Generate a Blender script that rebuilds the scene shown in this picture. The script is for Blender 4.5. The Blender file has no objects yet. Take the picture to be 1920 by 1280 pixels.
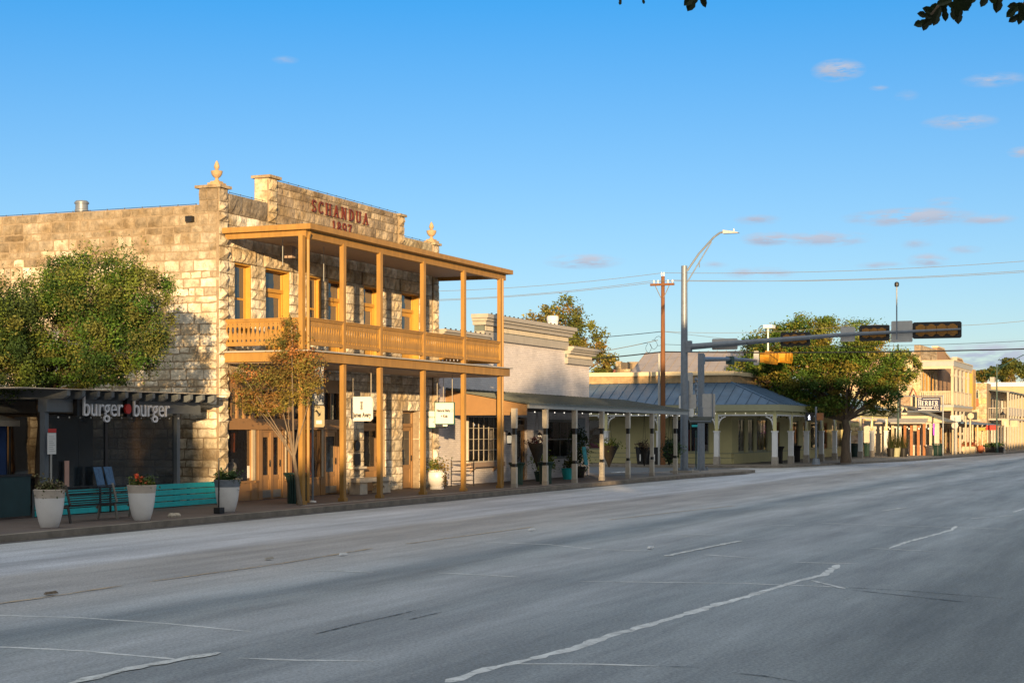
import bpy, math, random
import numpy as np
from mathutils import Vector, Matrix
random.seed(7)
RNG = np.random.default_rng(7)
scene = bpy.context.scene
COL = scene.collection
# ---------------------------------------------------------------- camera
F = 3100.0                      # focal length in pixels of a 1920 wide frame
TH = math.atan(1280 / F)        # angle between the view axis and the street axis (+X)
S, C = math.sin(TH), math.cos(TH)
EYE = 2.2
HZ = 805.0
cam = bpy.data.cameras.new('camera')
camo = bpy.data.objects.new('camera', cam)
COL.objects.link(camo)
scene.camera = camo
cam.lens = F / 1920 * 36
cam.shift_y = (HZ - 640) / 1920
cam.clip_start = 0.1
cam.clip_end = 3000
camo.location = (0, 0, EYE)
camo.rotation_euler = (math.pi / 2, 0, TH - math.pi / 2)
# ---------------------------------------------------------------- sun, sky, exposure
SUN_TRAVEL = Vector((7.1, 3.2, -0.78)).normalized()
sun = bpy.data.lights.new('sun', 'SUN')
suno = bpy.data.objects.new('sun', sun)
COL.objects.link(suno)
suno.rotation_euler = SUN_TRAVEL.to_track_quat('-Z', 'Y').to_euler()
suno.location = (-40, -20, 30)
sun.energy = 5.0
sun.angle = math.radians(0.5)
sun.color = (1.0, 0.68, 0.35)
world = bpy.data.worlds.new('World')
scene.world = world
world.use_nodes = True
nt = world.node_tree
N, L = nt.nodes, nt.links
bg = N['Background']
sky = N.new('ShaderNodeTexSky')
sky.sky_type = 'NISHITA'
sky.sun_disc = False
sky.sun_elevation = -math.asin(SUN_TRAVEL.z)
sky.sun_rotation = math.atan2(-SUN_TRAVEL.x, -SUN_TRAVEL.y)
sky.air_density = 0.72
sky.dust_density = 0.4
sky.ozone_density = 3.7
bg.inputs[1].default_value = 0.13
scene.view_settings.view_transform = 'Standard'
scene.view_settings.look = 'None'
scene.view_settings.gamma = 1
scene.view_settings.exposure = 0.9


def m_(op, a, b=None, c=None):
    n = N.new('ShaderNodeMath')
    n.operation = op
    for i, v in enumerate((a, b, c)):
        if v is None:
            continue
        if hasattr(v, 'links'):
            L.new(v, n.inputs[i])
        else:
            n.inputs[i].default_value = v
    return n.outputs[0]


# clouds: soft patches in fixed compass directions, broken up by noise
tc = N.new('ShaderNodeTexCoord')
sep = N.new('ShaderNodeSeparateXYZ')
L.new(tc.outputs['Generated'], sep.inputs[0])
az = m_('ARCTAN2', sep.outputs[1], sep.outputs[0])
el = m_('ARCSINE', sep.outputs[2])
cmb = N.new('ShaderNodeCombineXYZ')
L.new(m_('MULTIPLY', az, 60.0), cmb.inputs[0])
L.new(m_('MULTIPLY', el, 260.0), cmb.inputs[1])
nz = N.new('ShaderNodeTexNoise')
nz.inputs['Scale'].default_value = 1.0
nz.inputs['Detail'].default_value = 5
nz.inputs['Roughness'].default_value = 0.6
L.new(cmb.outputs[0], nz.inputs['Vector'])
nz2 = N.new('ShaderNodeTexNoise')
nz2.inputs['Scale'].default_value = 0.35
nz2.inputs['Detail'].default_value = 3
L.new(cmb.outputs[0], nz2.inputs['Vector'])
clouds = [(1572, 132, 42, 18, .9), (1648, 165, 16, 5, .35), (1800, 229, 58, 13, .55), (1865, 150, 50, 12, .45), (1700, 180, 20, 10, .2),
          (1708, 407, 105, 15, 1.0), (1440, 448, 45, 12, 1.0), (1545, 448, 75, 13, .8), (1850, 412, 48, 10, .6),
          (1095, 490, 65, 13, .7), (1770, 378, 30, 8, .4), (1420, 412, 38, 9, .5), (1740, 488, 34, 12, .6), (1810, 468, 28, 7, .4),
          (1425, 512, 60, 10, .6), (1720, 458, 26, 9, .4), (1650, 497, 40, 6, .4), (1915, 285, 22, 9, .6), (1890, 668, 130, 26, .8), (535, 113, 22, 7, .3), (1340, 496, 24, 6, .35)]
acc = None
low = None
for (px, py, w, h, s) in clouds:
    t = (px - 960) / F
    a0 = TH - math.atan(t)
    e0 = math.atan((HZ - py) / F * math.cos(math.atan(t)))
    wa, he = w / F, h / F
    u = m_('MULTIPLY', m_('SUBTRACT', az, a0), 1 / wa)
    v = m_('MULTIPLY', m_('SUBTRACT', el, e0), 1 / he)
    r = m_('SQRT', m_('ADD', m_('MULTIPLY', u, u), m_('MULTIPLY', v, v)))
    k = m_('MULTIPLY', m_('MAXIMUM', m_('SUBTRACT', 1.25, r), 0.0), s)
    acc = k if acc is None else m_('MAXIMUM', acc, k)
    vv = m_('MULTIPLY', k, v)
    low = vv if low is None else m_('ADD', low, vv)
dens = m_('MULTIPLY', acc, m_('MULTIPLY', m_('MAXIMUM', m_('SUBTRACT', nz.outputs[0], 0.36), 0.0), 7.0))
dens = m_('MINIMUM', dens, 0.9)
mix = N.new('ShaderNodeMix')
mix.data_type = 'RGBA'
L.new(dens, mix.inputs[0])
tone = N.new('ShaderNodeMix')
tone.data_type = 'RGBA'
tone.clamp_factor = True
L.new(m_('ADD', m_('MULTIPLY', low, 0.6), nz2.outputs[0]), tone.inputs[0])
tone.inputs[6].default_value = (1.5, 1.85, 2.5, 1)
tone.inputs[7].default_value = (2.55, 2.6, 2.95, 1)
# clearer and more cyan higher up, paler towards the horizon
grade = N.new('ShaderNodeMix')
grade.data_type = 'RGBA'
grade.clamp_factor = True
L.new(m_('POWER', m_('MAXIMUM', m_('MULTIPLY', sep.outputs[2], 4.0), 0.0), 2.0), grade.inputs[0])
grade.inputs[6].default_value = (1.62, 1.04, 0.80, 1)
grade.inputs[7].default_value = (0.50, 0.97, 0.97, 1)
skyg = N.new('ShaderNodeMix')
skyg.data_type = 'RGBA'
skyg.blend_type = 'MULTIPLY'
skyg.inputs[0].default_value = 1.0
L.new(sky.outputs[0], skyg.inputs[6])
L.new(grade.outputs[2], skyg.inputs[7])
L.new(skyg.outputs[2], mix.inputs[6])
L.new(tone.outputs[2], mix.inputs[7])
# a broken veil of unseen bright cloud, added overhead and sunward as fill light
fill_veil = N.new('ShaderNodeMix')
fill_veil.data_type = 'RGBA'
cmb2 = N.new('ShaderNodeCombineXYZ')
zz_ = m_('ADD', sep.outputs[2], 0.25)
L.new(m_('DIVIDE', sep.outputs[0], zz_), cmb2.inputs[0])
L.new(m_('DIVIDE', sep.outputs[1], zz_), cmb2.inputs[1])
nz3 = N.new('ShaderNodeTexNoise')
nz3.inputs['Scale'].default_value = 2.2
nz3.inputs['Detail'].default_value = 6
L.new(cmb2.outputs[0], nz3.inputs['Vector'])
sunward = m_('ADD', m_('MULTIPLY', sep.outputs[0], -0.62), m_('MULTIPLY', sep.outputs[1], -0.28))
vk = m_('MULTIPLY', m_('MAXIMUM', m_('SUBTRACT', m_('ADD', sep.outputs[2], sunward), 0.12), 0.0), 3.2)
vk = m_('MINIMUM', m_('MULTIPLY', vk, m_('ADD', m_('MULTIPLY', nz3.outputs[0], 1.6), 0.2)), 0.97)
L.new(vk, fill_veil.inputs[0])
L.new(mix.outputs[2], fill_veil.inputs[6])
fill_veil.inputs[7].default_value = (3.1, 3.1, 2.98, 1)
L.new(fill_veil.outputs[2], bg.inputs[0])


# ---------------------------------------------------------------- photo to world
def G(px, py, z=0.15):
    zc = F * (EYE - z) / (py - HZ)
    xc = (px - 960) / F * zc
    return zc * C + xc * S, zc * S - xc * C


def XY(px, Y):
    t = (px - 960) / F
    return Y * (C + t * S) / (S - t * C)


def YX(px, X):
    t = (px - 960) / F
    return X * (S - t * C) / (C + t * S)


def ZZ(py, X, Y):
    return EYE + (HZ - py) / F * (X * C + Y * S)


# ---------------------------------------------------------------- materials
def mat(name, col, rough=0.7, amt=0.15, scale=3.0, bump=0.0, bscale=20.0, metal=0.0, tint=False, stretch=(1, 1, 1), col2=None, spec=None, emit=None, estr=0.0, trans=0.0):
    m = bpy.data.materials.new(name)
    m.use_nodes = True
    nt = m.node_tree
    n, l = nt.nodes, nt.links
    p = n['Principled BSDF']
    tcn = n.new('ShaderNodeTexCoord')
    mp = n.new('ShaderNodeMapping')
    mp.inputs['Scale'].default_value = stretch
    l.new(tcn.outputs['Object'], mp.inputs[0])
    no = n.new('ShaderNodeTexNoise')
    no.inputs['Scale'].default_value = scale
    no.inputs['Detail'].default_value = 6
    no.inputs['Roughness'].default_value = 0.65
    l.new(mp.outputs[0], no.inputs['Vector'])
    rmp = n.new('ShaderNodeMapRange')
    rmp.inputs[1].default_value = 0.3
    rmp.inputs[2].default_value = 0.7
    rmp.inputs[3].default_value = 1 - amt
    rmp.inputs[4].default_value = 1 + amt
    l.new(no.outputs[0], rmp.inputs[0])
    base = n.new('ShaderNodeMix')
    base.data_type = 'RGBA'
    base.blend_type = 'MULTIPLY'
    base.inputs[0].default_value = 1.0
    if tint:
        at = n.new('ShaderNodeAttribute')
        at.attribute_name = 'tint'
        l.new(at.outputs['Color'], base.inputs[6])
    else:
        base.inputs[6].default_value = (*col, 1)
    l.new(rmp.outputs[0], base.inputs[7])
    out = base.outputs[2]
    if col2 is not None:
        b2 = n.new('ShaderNodeMix')
        b2.data_type = 'RGBA'
        if tint: b2.blend_type = 'MULTIPLY'
        n2 = n.new('ShaderNodeTexNoise')
        n2.inputs['Scale'].default_value = scale * 0.3
        n2.inputs['Detail'].default_value = 4
        l.new(mp.outputs[0], n2.inputs['Vector'])
        r2 = n.new('ShaderNodeMapRange')
        r2.inputs[1].default_value = 0.45
        r2.inputs[2].default_value = 0.65
        l.new(n2.outputs[0], r2.inputs[0])
        l.new(r2.outputs[0], b2.inputs[0])
        l.new(out, b2.inputs[6])
        b2.inputs[7].default_value = (*col2, 1)
        out = b2.outputs[2]
    l.new(out, p.inputs['Base Color'])
    p.inputs['Roughness'].default_value = rough
    p.inputs['Metallic'].default_value = metal
    if spec is not None:
        p.inputs['Specular IOR Level'].default_value = spec
    if bump:
        bn = n.new('ShaderNodeTexNoise')
        bn.inputs['Scale'].default_value = bscale
        bn.inputs['Detail'].default_value = 5
        l.new(mp.outputs[0], bn.inputs['Vector'])
        bp = n.new('ShaderNodeBump')
        bp.inputs['Strength'].default_value = 1.0
        bp.inputs['Distance'].default_value = bump
        l.new(bn.outputs[0], bp.inputs['Height'])
        l.new(bp.outputs[0], p.inputs['Normal'])
    if emit:
        p.inputs['Emission Color'].default_value = (*emit, 1)
        p.inputs['Emission Strength'].default_value = estr
    return m


def brick_mat(name, col, mortar, bw, bh, ms=0.008, bump=0.01, amt=0.12, rough=0.75):
    m = mat(name, col, rough, amt, 1.2)
    nt = m.node_tree
    n, l = nt.nodes, nt.links
    p = n['Principled BSDF']
    tcn = [x for x in n if x.type == 'TEX_COORD'][0]
    sp = n.new('ShaderNodeSeparateXYZ')
    l.new(tcn.outputs['Object'], sp.inputs[0])
    ad = n.new('ShaderNodeMath')
    l.new(sp.outputs[0], ad.inputs[0])
    l.new(sp.outputs[1], ad.inputs[1])
    cb = n.new('ShaderNodeCombineXYZ')
    l.new(ad.outputs[0], cb.inputs[0])
    l.new(sp.outputs[2], cb.inputs[1])
    b = n.new('ShaderNodeTexBrick')
    b.inputs['Scale'].default_value = 1
    b.inputs['Brick Width'].default_value = bw
    b.inputs['Row Height'].default_value = bh
    b.inputs['Mortar Size'].default_value = ms
    b.inputs['Mortar Smooth'].default_value = 0.4
    b.inputs['Color1'].default_value = (1, 1, 1, 1)
    b.inputs['Color2'].default_value = (.86, .86, .88, 1)
    b.inputs['Mortar'].default_value = (*mortar, 1)
    l.new(cb.outputs[0], b.inputs['Vector'])
    mx = n.new('ShaderNodeMix')
    mx.data_type = 'RGBA'
    mx.blend_type = 'MULTIPLY'
    mx.inputs[0].default_value = 1
    src = p.inputs['Base Color'].links[0].from_socket
    l.new(src, mx.inputs[6])
    l.new(b.outputs['Color'], mx.inputs[7])
    l.new(mx.outputs[2], p.inputs['Base Color'])
    bp = n.new('ShaderNodeBump')
    bp.invert = True
    bp.inputs['Distance'].default_value = bump
    l.new(b.outputs['Fac'], bp.inputs['Height'])
    l.new(bp.outputs[0], p.inputs['Normal'])
    return m


def glass_mat(name, col, see=0.4, rough=0.03, mirror=(1, 1, 1)):
    m = bpy.data.materials.new(name)
    m.use_nodes = True
    nt = m.node_tree
    n, l = nt.nodes, nt.links
    p = n['Principled BSDF']
    p.inputs['Base Color'].default_value = (*col, 1)
    p.inputs['Roughness'].default_value = rough
    p.inputs['IOR'].default_value = 1.7
    no = n.new('ShaderNodeTexNoise')
    no.inputs['Scale'].default_value = 1.1
    bp = n.new('ShaderNodeBump')
    bp.inputs['Distance'].default_value = 0.02
    l.new(no.outputs[0], bp.inputs['Height'])
    l.new(bp.outputs[0], p.inputs['Normal'])
    if see > 0:
        tr = n.new('ShaderNodeBsdfTransparent')
        ms = n.new('ShaderNodeMixShader')
        ms.inputs[0].default_value = see
        l.new(p.outputs[0], ms.inputs[1])
        l.new(tr.outputs[0], ms.inputs[2])
        l.new(ms.outputs[0], n['Material Output'].inputs[0])
    return m


M = {}
M['stone'] = mat('limestone', (.5, .45, .36), .92, .42, 5, bump=.03, bscale=14, tint=True, col2=(.68, .61, .50))
M['mortar'] = mat('mortar', (.27, .21, .14), .95, .2, 8, bump=.006)
M['tan'] = mat('tan_paint', (.33, .18, .042), .55, .2, 1.6, bump=.004, bscale=9, stretch=(3, 3, .6))
M['tandark'] = mat('tan_soffit', (.34, .25, .19), .7, .1, 3)
M['ochre'] = mat('ochre_paint', (.52, .285, .05), .45, .08, 5)
M['woodtan'] = mat('tan_joinery', (.29, .165, .07), .5, .08, 5)
M['red_letter'] = mat('red_letter', (.12, .022, .012), .5, .1, 8)
M['rust'] = mat('finial_stone', (.42, .30, .17), .85, .25, 9, bump=.01)
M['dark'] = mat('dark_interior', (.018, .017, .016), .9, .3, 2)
M['black'] = mat('black_metal', (.012, .012, .013), .4, .1, 6)
M['glass'] = glass_mat('window_glass', (.03, .035, .04), .0)
M['shopglass'] = glass_mat('shop_glass', (.02, .02, .025), .62)
M['vinyl'] = glass_mat('vinyl_screen', (.02, .03, .04), .42, .12)
M['blind'] = mat('window_blind', (.5, .45, .36), .8, .05, 4)
M['pinkbrick'] = brick_mat('painted_brick', (.74, .69, .67), (.78, .77, .77), .24, .075, .012, .008)
M['cornice'] = mat('grey_cornice', (.38, .35, .30), .6, .1, 4)
M['cornicedark'] = mat('dark_cornice_band', (.18, .17, .15), .6, .1, 4)
M['dentil'] = mat('green_dentil', (.13, .16, .15), .6, .1, 4)
M['olive_roof'] = mat('canopy_metal', (.11, .125, .115), .55, .12, 2)
M['greytrim'] = mat('grey_trim', (.34, .35, .34), .55, .08, 4)
M['post_grey'] = mat('cream_post', (.46, .42, .35), .55, .12, 5)
M['roof_blue'] = mat('standing_seam', (.085, .155, .25), .45, .2, 1.2, metal=0.3)
M['roof_white'] = mat('white_membrane', (.6, .6, .64), .7, .05, 2)
M['galv'] = mat('galvanised', (.19, .22, .26), .45, .15, 5, metal=0.3)
M['signback'] = mat('sign_back', (.50, .49, .47), .5, .1, 6, metal=.3)
M['yellow_wall'] = mat('yellow_wall', (.52, .47, .24), .8, .06, 2, bump=.003)
M['olivetrim'] = mat('olive_trim', (.30, .30, .19), .6, .06, 3)
M['yellow_post'] = mat('yellow_trim', (.60, .56, .28), .6, .06, 3)
M['white'] = mat('white_paint', (.70, .71, .72), .5, .05, 4)
M['concrete'] = mat('concrete_base', (.34, .31, .27), .9, .18, 4)
M['farcream'] = mat('aged_cream_paint', (.50, .42, .29), .7, .15, 2)
M['orange_wood'] = mat('orange_wood', (.30, .12, .04), .6, .15, 5)
M['teal'] = mat('teal_paint', (.02, .42, .46), .45, .12, 5)
M['pergola'] = mat('pergola_steel', (.13, .15, .17), .5, .1, 5)
M['potwhite'] = mat('glazed_white_pot', (.66, .65, .64), .3, .04, 5)
M['potcream'] = mat('pot_rim', (.46, .40, .34), .6, .1, 6)
M['pole_wood'] = mat('utility_pole_wood', (.17, .07, .025), .85, .25, 3, stretch=(6, 6, .6))
M['amber_back'] = mat('signal_back', (.34, .15, .015), .5, .2, 6)
M['amber'] = mat('signal_yellow', (.55, .25, .015), .45, .08, 6)
M['leaf'] = mat('foliage', (.1, .1, .02), .6, .12, 3, tint=True, spec=.25)
M['bark'] = mat('bark', (.13, .095, .065), .95, .3, 5, bump=.02, bscale=12, stretch=(3, 3, .7))
M['palebark'] = mat('pale_bark', (.17, .13, .09), .85, .3, 6, stretch=(3, 3, .7))
M['green_can'] = mat('green_metal', (.015, .05, .045), .45, .1, 5)
M['navy'] = mat('navy_sign', (.018, .022, .06), .5, .05, 4)
M['signwhite'] = mat('sign_white', (.74, .74, .72), .5, .03, 4)
M['inkgreen'] = mat('sign_green', (.02, .14, .11), .5, .05, 4)
M['ink'] = mat('sign_ink', (.02, .02, .02), .6, .05, 4)
M['redsign'] = mat('red_sign', (.55, .03, .02), .5, .05, 4)
M['bulb'] = mat('light_bulb', (.8, .8, .75), .3, .0, 4, emit=(1, .93, .8), estr=.9)
M['lamp_glow'] = mat('lamp_glow', (.9, .85, .7), .3, .0, 4, emit=(1, .85, .6), estr=.25)
M['red_cloth'] = mat('red_cloth', (.55, .06, .02), .8, .15, 5)
M['orange_cloth'] = mat('orange_panel', (.70, .16, .03), .8, .1, 5)
M['bluecloth'] = mat('blue_canvas', (.02, .055, .17), .8, .15, 3)
M['pink'] = mat('pink_panel', (.6, .03, .22), .7, .05, 4)
M['terracotta'] = mat('terracotta', (.42, .12, .05), .7, .1, 5)
M['purple'] = mat('purple_banner', (.35, .05, .7), .6, .05, 4)
M['white_stone'] = mat('pale_block', (.52, .46, .37), .9, .2, 4, bump=.02, bscale=8)


# ---------------------------------------------------------------- mesh building
class MB:
    def __init__(s):
        s.v, s.f, s.t = [], [], []
        s.tint = (.5, .5, .5)

    def add(s, vs, fs, tint=None):
        b = len(s.v)
        s.v.extend([tuple(x) for x in vs])
        s.f.extend([tuple(b + i for i in q) for q in fs])
        s.t.extend([tint or s.tint] * len(vs))
        return s

    def box(s, x0, x1, y0, y1, z0, z1, tint=None):
        if x0 > x1: x0, x1 = x1, x0
        if y0 > y1: y0, y1 = y1, y0
        if z0 > z1: z0, z1 = z1, z0
        return s.add([(x0, y0, z0), (x1, y0, z0), (x1, y1, z0), (x0, y1, z0), (x0, y0, z1), (x1, y0, z1), (x1, y1, z1), (x0, y1, z1)],
                     [(0, 3, 2, 1), (4, 5, 6, 7), (0, 1, 5, 4), (1, 2, 6, 5), (2, 3, 7, 6), (3, 0, 4, 7)], tint)

    def hexa(s, p, tint=None):   # 8 corners: bottom loop, top loop
        return s.add(p, [(0, 3, 2, 1), (4, 5, 6, 7), (0, 1, 5, 4), (1, 2, 6, 5), (2, 3, 7, 6), (3, 0, 4, 7)], tint)

    def prism(s, poly, ext, tint=None):
        n = len(poly)
        e = Vector(ext)
        a = [Vector(p) for p in poly]
        b = [p + e for p in a]
        return s.add(a + b, [tuple(range(n - 1, -1, -1)), tuple(range(n, 2 * n))] + [(i, (i + 1) % n, n + (i + 1) % n, n + i) for i in range(n)], tint)

    def tube(s, path, rad, n=8, tint=None):
        path = [Vector(p) for p in path]
        if not hasattr(rad, '__len__'):
            rad = [rad] * len(path)
        vs, fs = [], []
        prev = None
        for i, p in enumerate(path):
            d = (path[min(i + 1, len(path) - 1)] - path[max(i - 1, 0)]).normalized()
            if prev is None:
                a = d.cross(Vector((0, 0, 1)) if abs(d.z) < .9 else Vector((1, 0, 0))).normalized()
            else:
                a = (prev - d * prev.dot(d)).normalized()
            prev = a
            b = d.cross(a)
            for k in range(n):
                an = 2 * math.pi * k / n
                vs.append(p + (a * math.cos(an) + b * math.sin(an)) * rad[i])
        for i in range(len(path) - 1):
            for k in range(n):
                k2 = (k + 1) % n
                fs.append((i * n + k, i * n + k2, (i + 1) * n + k2, (i + 1) * n + k))
        fs.append(tuple(range(n - 1, -1, -1)))
        fs.append(tuple((len(path) - 1) * n + k for k in range(n)))
        return s.add(vs, fs, tint)

    def lathe(s, c, prof, n=24, tint=None):
        vs, fs = [], []
        for (r, z) in prof:
            for k in range(n):
                a = 2 * math.pi * k / n
                vs.append((c[0] + r * math.cos(a), c[1] + r * math.sin(a), c[2] + z))
        for i in range(len(prof) - 1):
            for k in range(n):
                k2 = (k + 1) % n
                fs.append((i * n + k, i * n + k2, (i + 1) * n + k2, (i + 1) * n + k))
        fs.append(tuple(range(n - 1, -1, -1)))
        fs.append(tuple((len(prof) - 1) * n + k for k in range(n)))
        return s.add(vs, fs, tint)

    def ribbon(s, pts, w, o, u, v, d0, d1, tint=None):
        """flat strip along 2D pts in the plane (o,u,v), thickness from d0 to d1 along the normal"""
        o, u, v = Vector(o), Vector(u), Vector(v)
        nn = u.cross(v)
        P = [Vector(p) for p in pts]
        k = len(P)
        if not hasattr(w, '__len__'):
            w = [w] * k
        lf, rt = [], []
        for i in range(k):
            d = (P[min(i + 1, k - 1)] - P[max(i - 1, 0)]).normalized()
            nrm = Vector((-d.y, d.x))
            lf.append(P[i] + nrm * w[i] / 2)
            rt.append(P[i] - nrm * w[i] / 2)
        vs = []
        for q in (lf, rt):
            for p in q:
                vs.append(o + u * p.x + v * p.y + nn * d1)
        for q in (lf, rt):
            for p in q:
                vs.append(o + u * p.x + v * p.y + nn * d0)
        fs = []
        for i in range(k - 1):
            fs += [(i, k + i, k + i + 1, i + 1), (2 * k + i, 2 * k + i + 1, 3 * k + i + 1, 3 * k + i),
                   (i, i + 1, 2 * k + i + 1, 2 * k + i), (k + i, 3 * k + i, 3 * k + i + 1, k + i + 1)]
        fs += [(0, 2 * k, 3 * k, k), (k - 1, 2 * k - 1, 4 * k - 1, 3 * k - 1)]
        return s.add(vs, fs, tint)

    def build(s, name, m, parent=None, smooth=False, label=None):
        off = Vector(parent['_w']) if parent is not None else Vector((0, 0, 0))
        me = bpy.data.meshes.new(name)
        me.from_pydata([(x - off.x, y - off.y, z - off.z) for (x, y, z) in s.v], [], s.f)
        at = me.attributes.new('tint', 'FLOAT_COLOR', 'POINT')
        arr = np.ones((len(s.v), 4), dtype=np.float32)
        arr[:, :3] = np.array(s.t, dtype=np.float32).reshape(-1, 3)
        at.data.foreach_set('color', arr.ravel())
        if isinstance(m, str): m = M[m]
        me.materials.append(m)
        if smooth:
            me.polygons.foreach_set('use_smooth', [True] * len(me.polygons))
            try:
                me.set_sharp_from_angle(angle=math.radians(40))
            except Exception:
                pass
        me.update()
        o = bpy.data.objects.new(name, me)
        COL.objects.link(o)
        if parent is not None:
            o.parent = parent
        o['_w'] = tuple(off)
        if label: o['label'] = label
        return o


def thing(name, label, cat, loc=(0, 0, 0), group=None):
    o = bpy.data.objects.new(name, None)
    o.empty_display_size = .3
    o.location = loc
    COL.objects.link(o)
    o['label'] = label
    o['category'] = cat
    if group: o['group'] = group
    o['_w'] = tuple(loc)
    return o


def tag(o, label, cat, group=None):
    o['label'] = label
    o['category'] = cat
    if group: o['group'] = group
    return o


def structure(o):
    o['kind'] = 'structure'
    return o


def dup(o, loc, label=None, rz=0.0, group=None):
    r = o.copy()
    COL.objects.link(r)
    r.location = loc
    r.rotation_euler = (0, 0, rz)
    if label: r['label'] = label
    if group: r['group'] = group

    def rec(src, dst):
        for ch in list(src.children):
            c = ch.copy()
            COL.objects.link(c)
            c.parent = dst
            rec(ch, c)
    rec(o, r)
    return r


class PL:
    """plane frame: kind 'f' faces -Y (u = X), kind 's' faces -X (u = Y); d grows into the wall"""
    def __init__(s, kind, base):
        s.k, s.b = kind, base

    def p(s, u, d, z):
        return (u, s.b + d, z) if s.k == 'f' else (s.b + d, u, z)

    def box(s, mb, u0, u1, d0, d1, z0, z1, tint=None):
        a = s.p(u0, d0, z0)
        b = s.p(u1, d1, z1)
        return mb.box(a[0], b[0], a[1], b[1], a[2], b[2], tint)


def wall_holes(mb, pl, u0, u1, z0, z1, d0, d1, holes):
    us = sorted({u0, u1} | {h[0] for h in holes} | {h[1] for h in holes})
    for a, b in zip(us[:-1], us[1:]):
        hz = sorted([(h[2], h[3]) for h in holes if h[0] <= a + 1e-6 and h[1] >= b - 1e-6])
        z = z0
        for q0, q1 in hz:
            if q0 > z + 1e-4: pl.box(mb, a, b, d0, d1, z, q0)
            z = q1
        if z1 > z + 1e-4: pl.box(mb, a, b, d0, d1, z, z1)


def window(parent, pl, u0, u1, z0, z1, d, fm, gm, nx=2, nz=2, fw=.07, mw=.035, name='window', depth=.08):
    w = MB()
    pl.box(w, u0, u0 + fw, d, d + depth, z0, z1)
    pl.box(w, u1 - fw, u1, d, d + depth, z0, z1)
    pl.box(w, u0 + fw, u1 - fw, d, d + depth, z1 - fw, z1)
    pl.box(w, u0 + fw, u1 - fw, d, d + depth, z0, z0 + fw)
    for i in range(1, nx):
        c = u0 + fw + (u1 - u0 - 2 * fw) * i / nx
        pl.box(w, c - mw / 2, c + mw / 2, d + .01, d + min(depth, .06) - .01, z0 + fw, z1 - fw)
    for i in range(1, nz):
        c = z0 + fw + (z1 - z0 - 2 * fw) * i / nz
        pl.box(w, u0 + fw, u1 - fw, d + .013, d + min(depth, .06) - .013, c - mw / 2, c + mw / 2)
    o = w.build(name, fm, parent)
    g = MB()
    dg_ = min(depth, .06) * .5
    pl.box(g, u0 + fw - .01, u1 - fw + .01, d + dg_ - .004, d + dg_ + .004, z0 + fw - .01, z1 - fw + .01)
    g.build('pane', gm, o)
    return o


def door(parent, pl, u0, u1, z0, z1, d, fm, gm, glass_from=.4, transom=.5):
    h = z1 - z0
    zt = z1 - transom if transom else z1
    fr = MB()
    pl.box(fr, u0, u0 + .08, d - .03, d + .09, z0, z1)
    pl.box(fr, u1 - .08, u1, d - .03, d + .09, z0, z1)
    pl.box(fr, u0 + .08, u1 - .08, d - .03, d + .09, z1 - .08, z1)
    if transom:
        pl.box(fr, u0 + .08, u1 - .08, d - .06, d + .09, zt - .05, zt + .06)
    ro = fr.build('door_frame', fm, parent)
    if transom:
        g = MB()
        pl.box(g, u0 + .08, u1 - .08, d + .03, d + .04, zt + .06, z1 - .08)
        g.build('transom_pane', gm, ro)
    le = MB()
    a, b = u0 + .083, u1 - .083
    top = zt - .055 if transom else z1 - .083
    zg = z0 + (top - z0) * glass_from
    st = min(.11, (b - a) * .12)
    for (p, q, r, t) in ((a, a + st, z0 + .01, top), (b - st, b, z0 + .01, top), (a + st, b - st, top - .14, top), (a + st, b - st, zg - .14, zg), (a + st, b - st, z0 + .01, z0 + .2)):
        pl.box(le, p, q, d, d + .06, r, t)
    pl.box(le, a + st, b - st, d + .02, d + .04, z0 + .2, zg - .14)
    lo = le.build('door', fm, parent)
    g = MB()
    pl.box(g, a + st, b - st, d + .025, d + .035, zg, top - .14)
    g.build('pane', gm, lo)
    hd = MB()
    pl.box(hd, b - st * .7, b - st * .4, d - .05, d - .02, z0 + .95, z0 + 1.15)
    pl.box(hd, b - st * .65, b - st * .45, d - .02, d, z0 + 1.0, z0 + 1.03)
    hd.build('handle', 'black', lo)
    return lo


# ---------------------------------------------------------------- stone walls
def courses(z0, z1, breaks=(), h=.3, seed=1):
    r = random.Random(seed)
    br = sorted({z0, z1} | {b for b in breaks if z0 < b < z1})
    out = []
    for a, b in zip(br[:-1], br[1:]):
        n = max(1, round((b - a) / h))
        ws = [r.uniform(.7, 1.3) for _ in range(n)]
        t = sum(ws)
        z = a
        for w in ws:
            out.append((z, z + w / t * (b - a)))
            z += w / t * (b - a)
    return out


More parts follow.
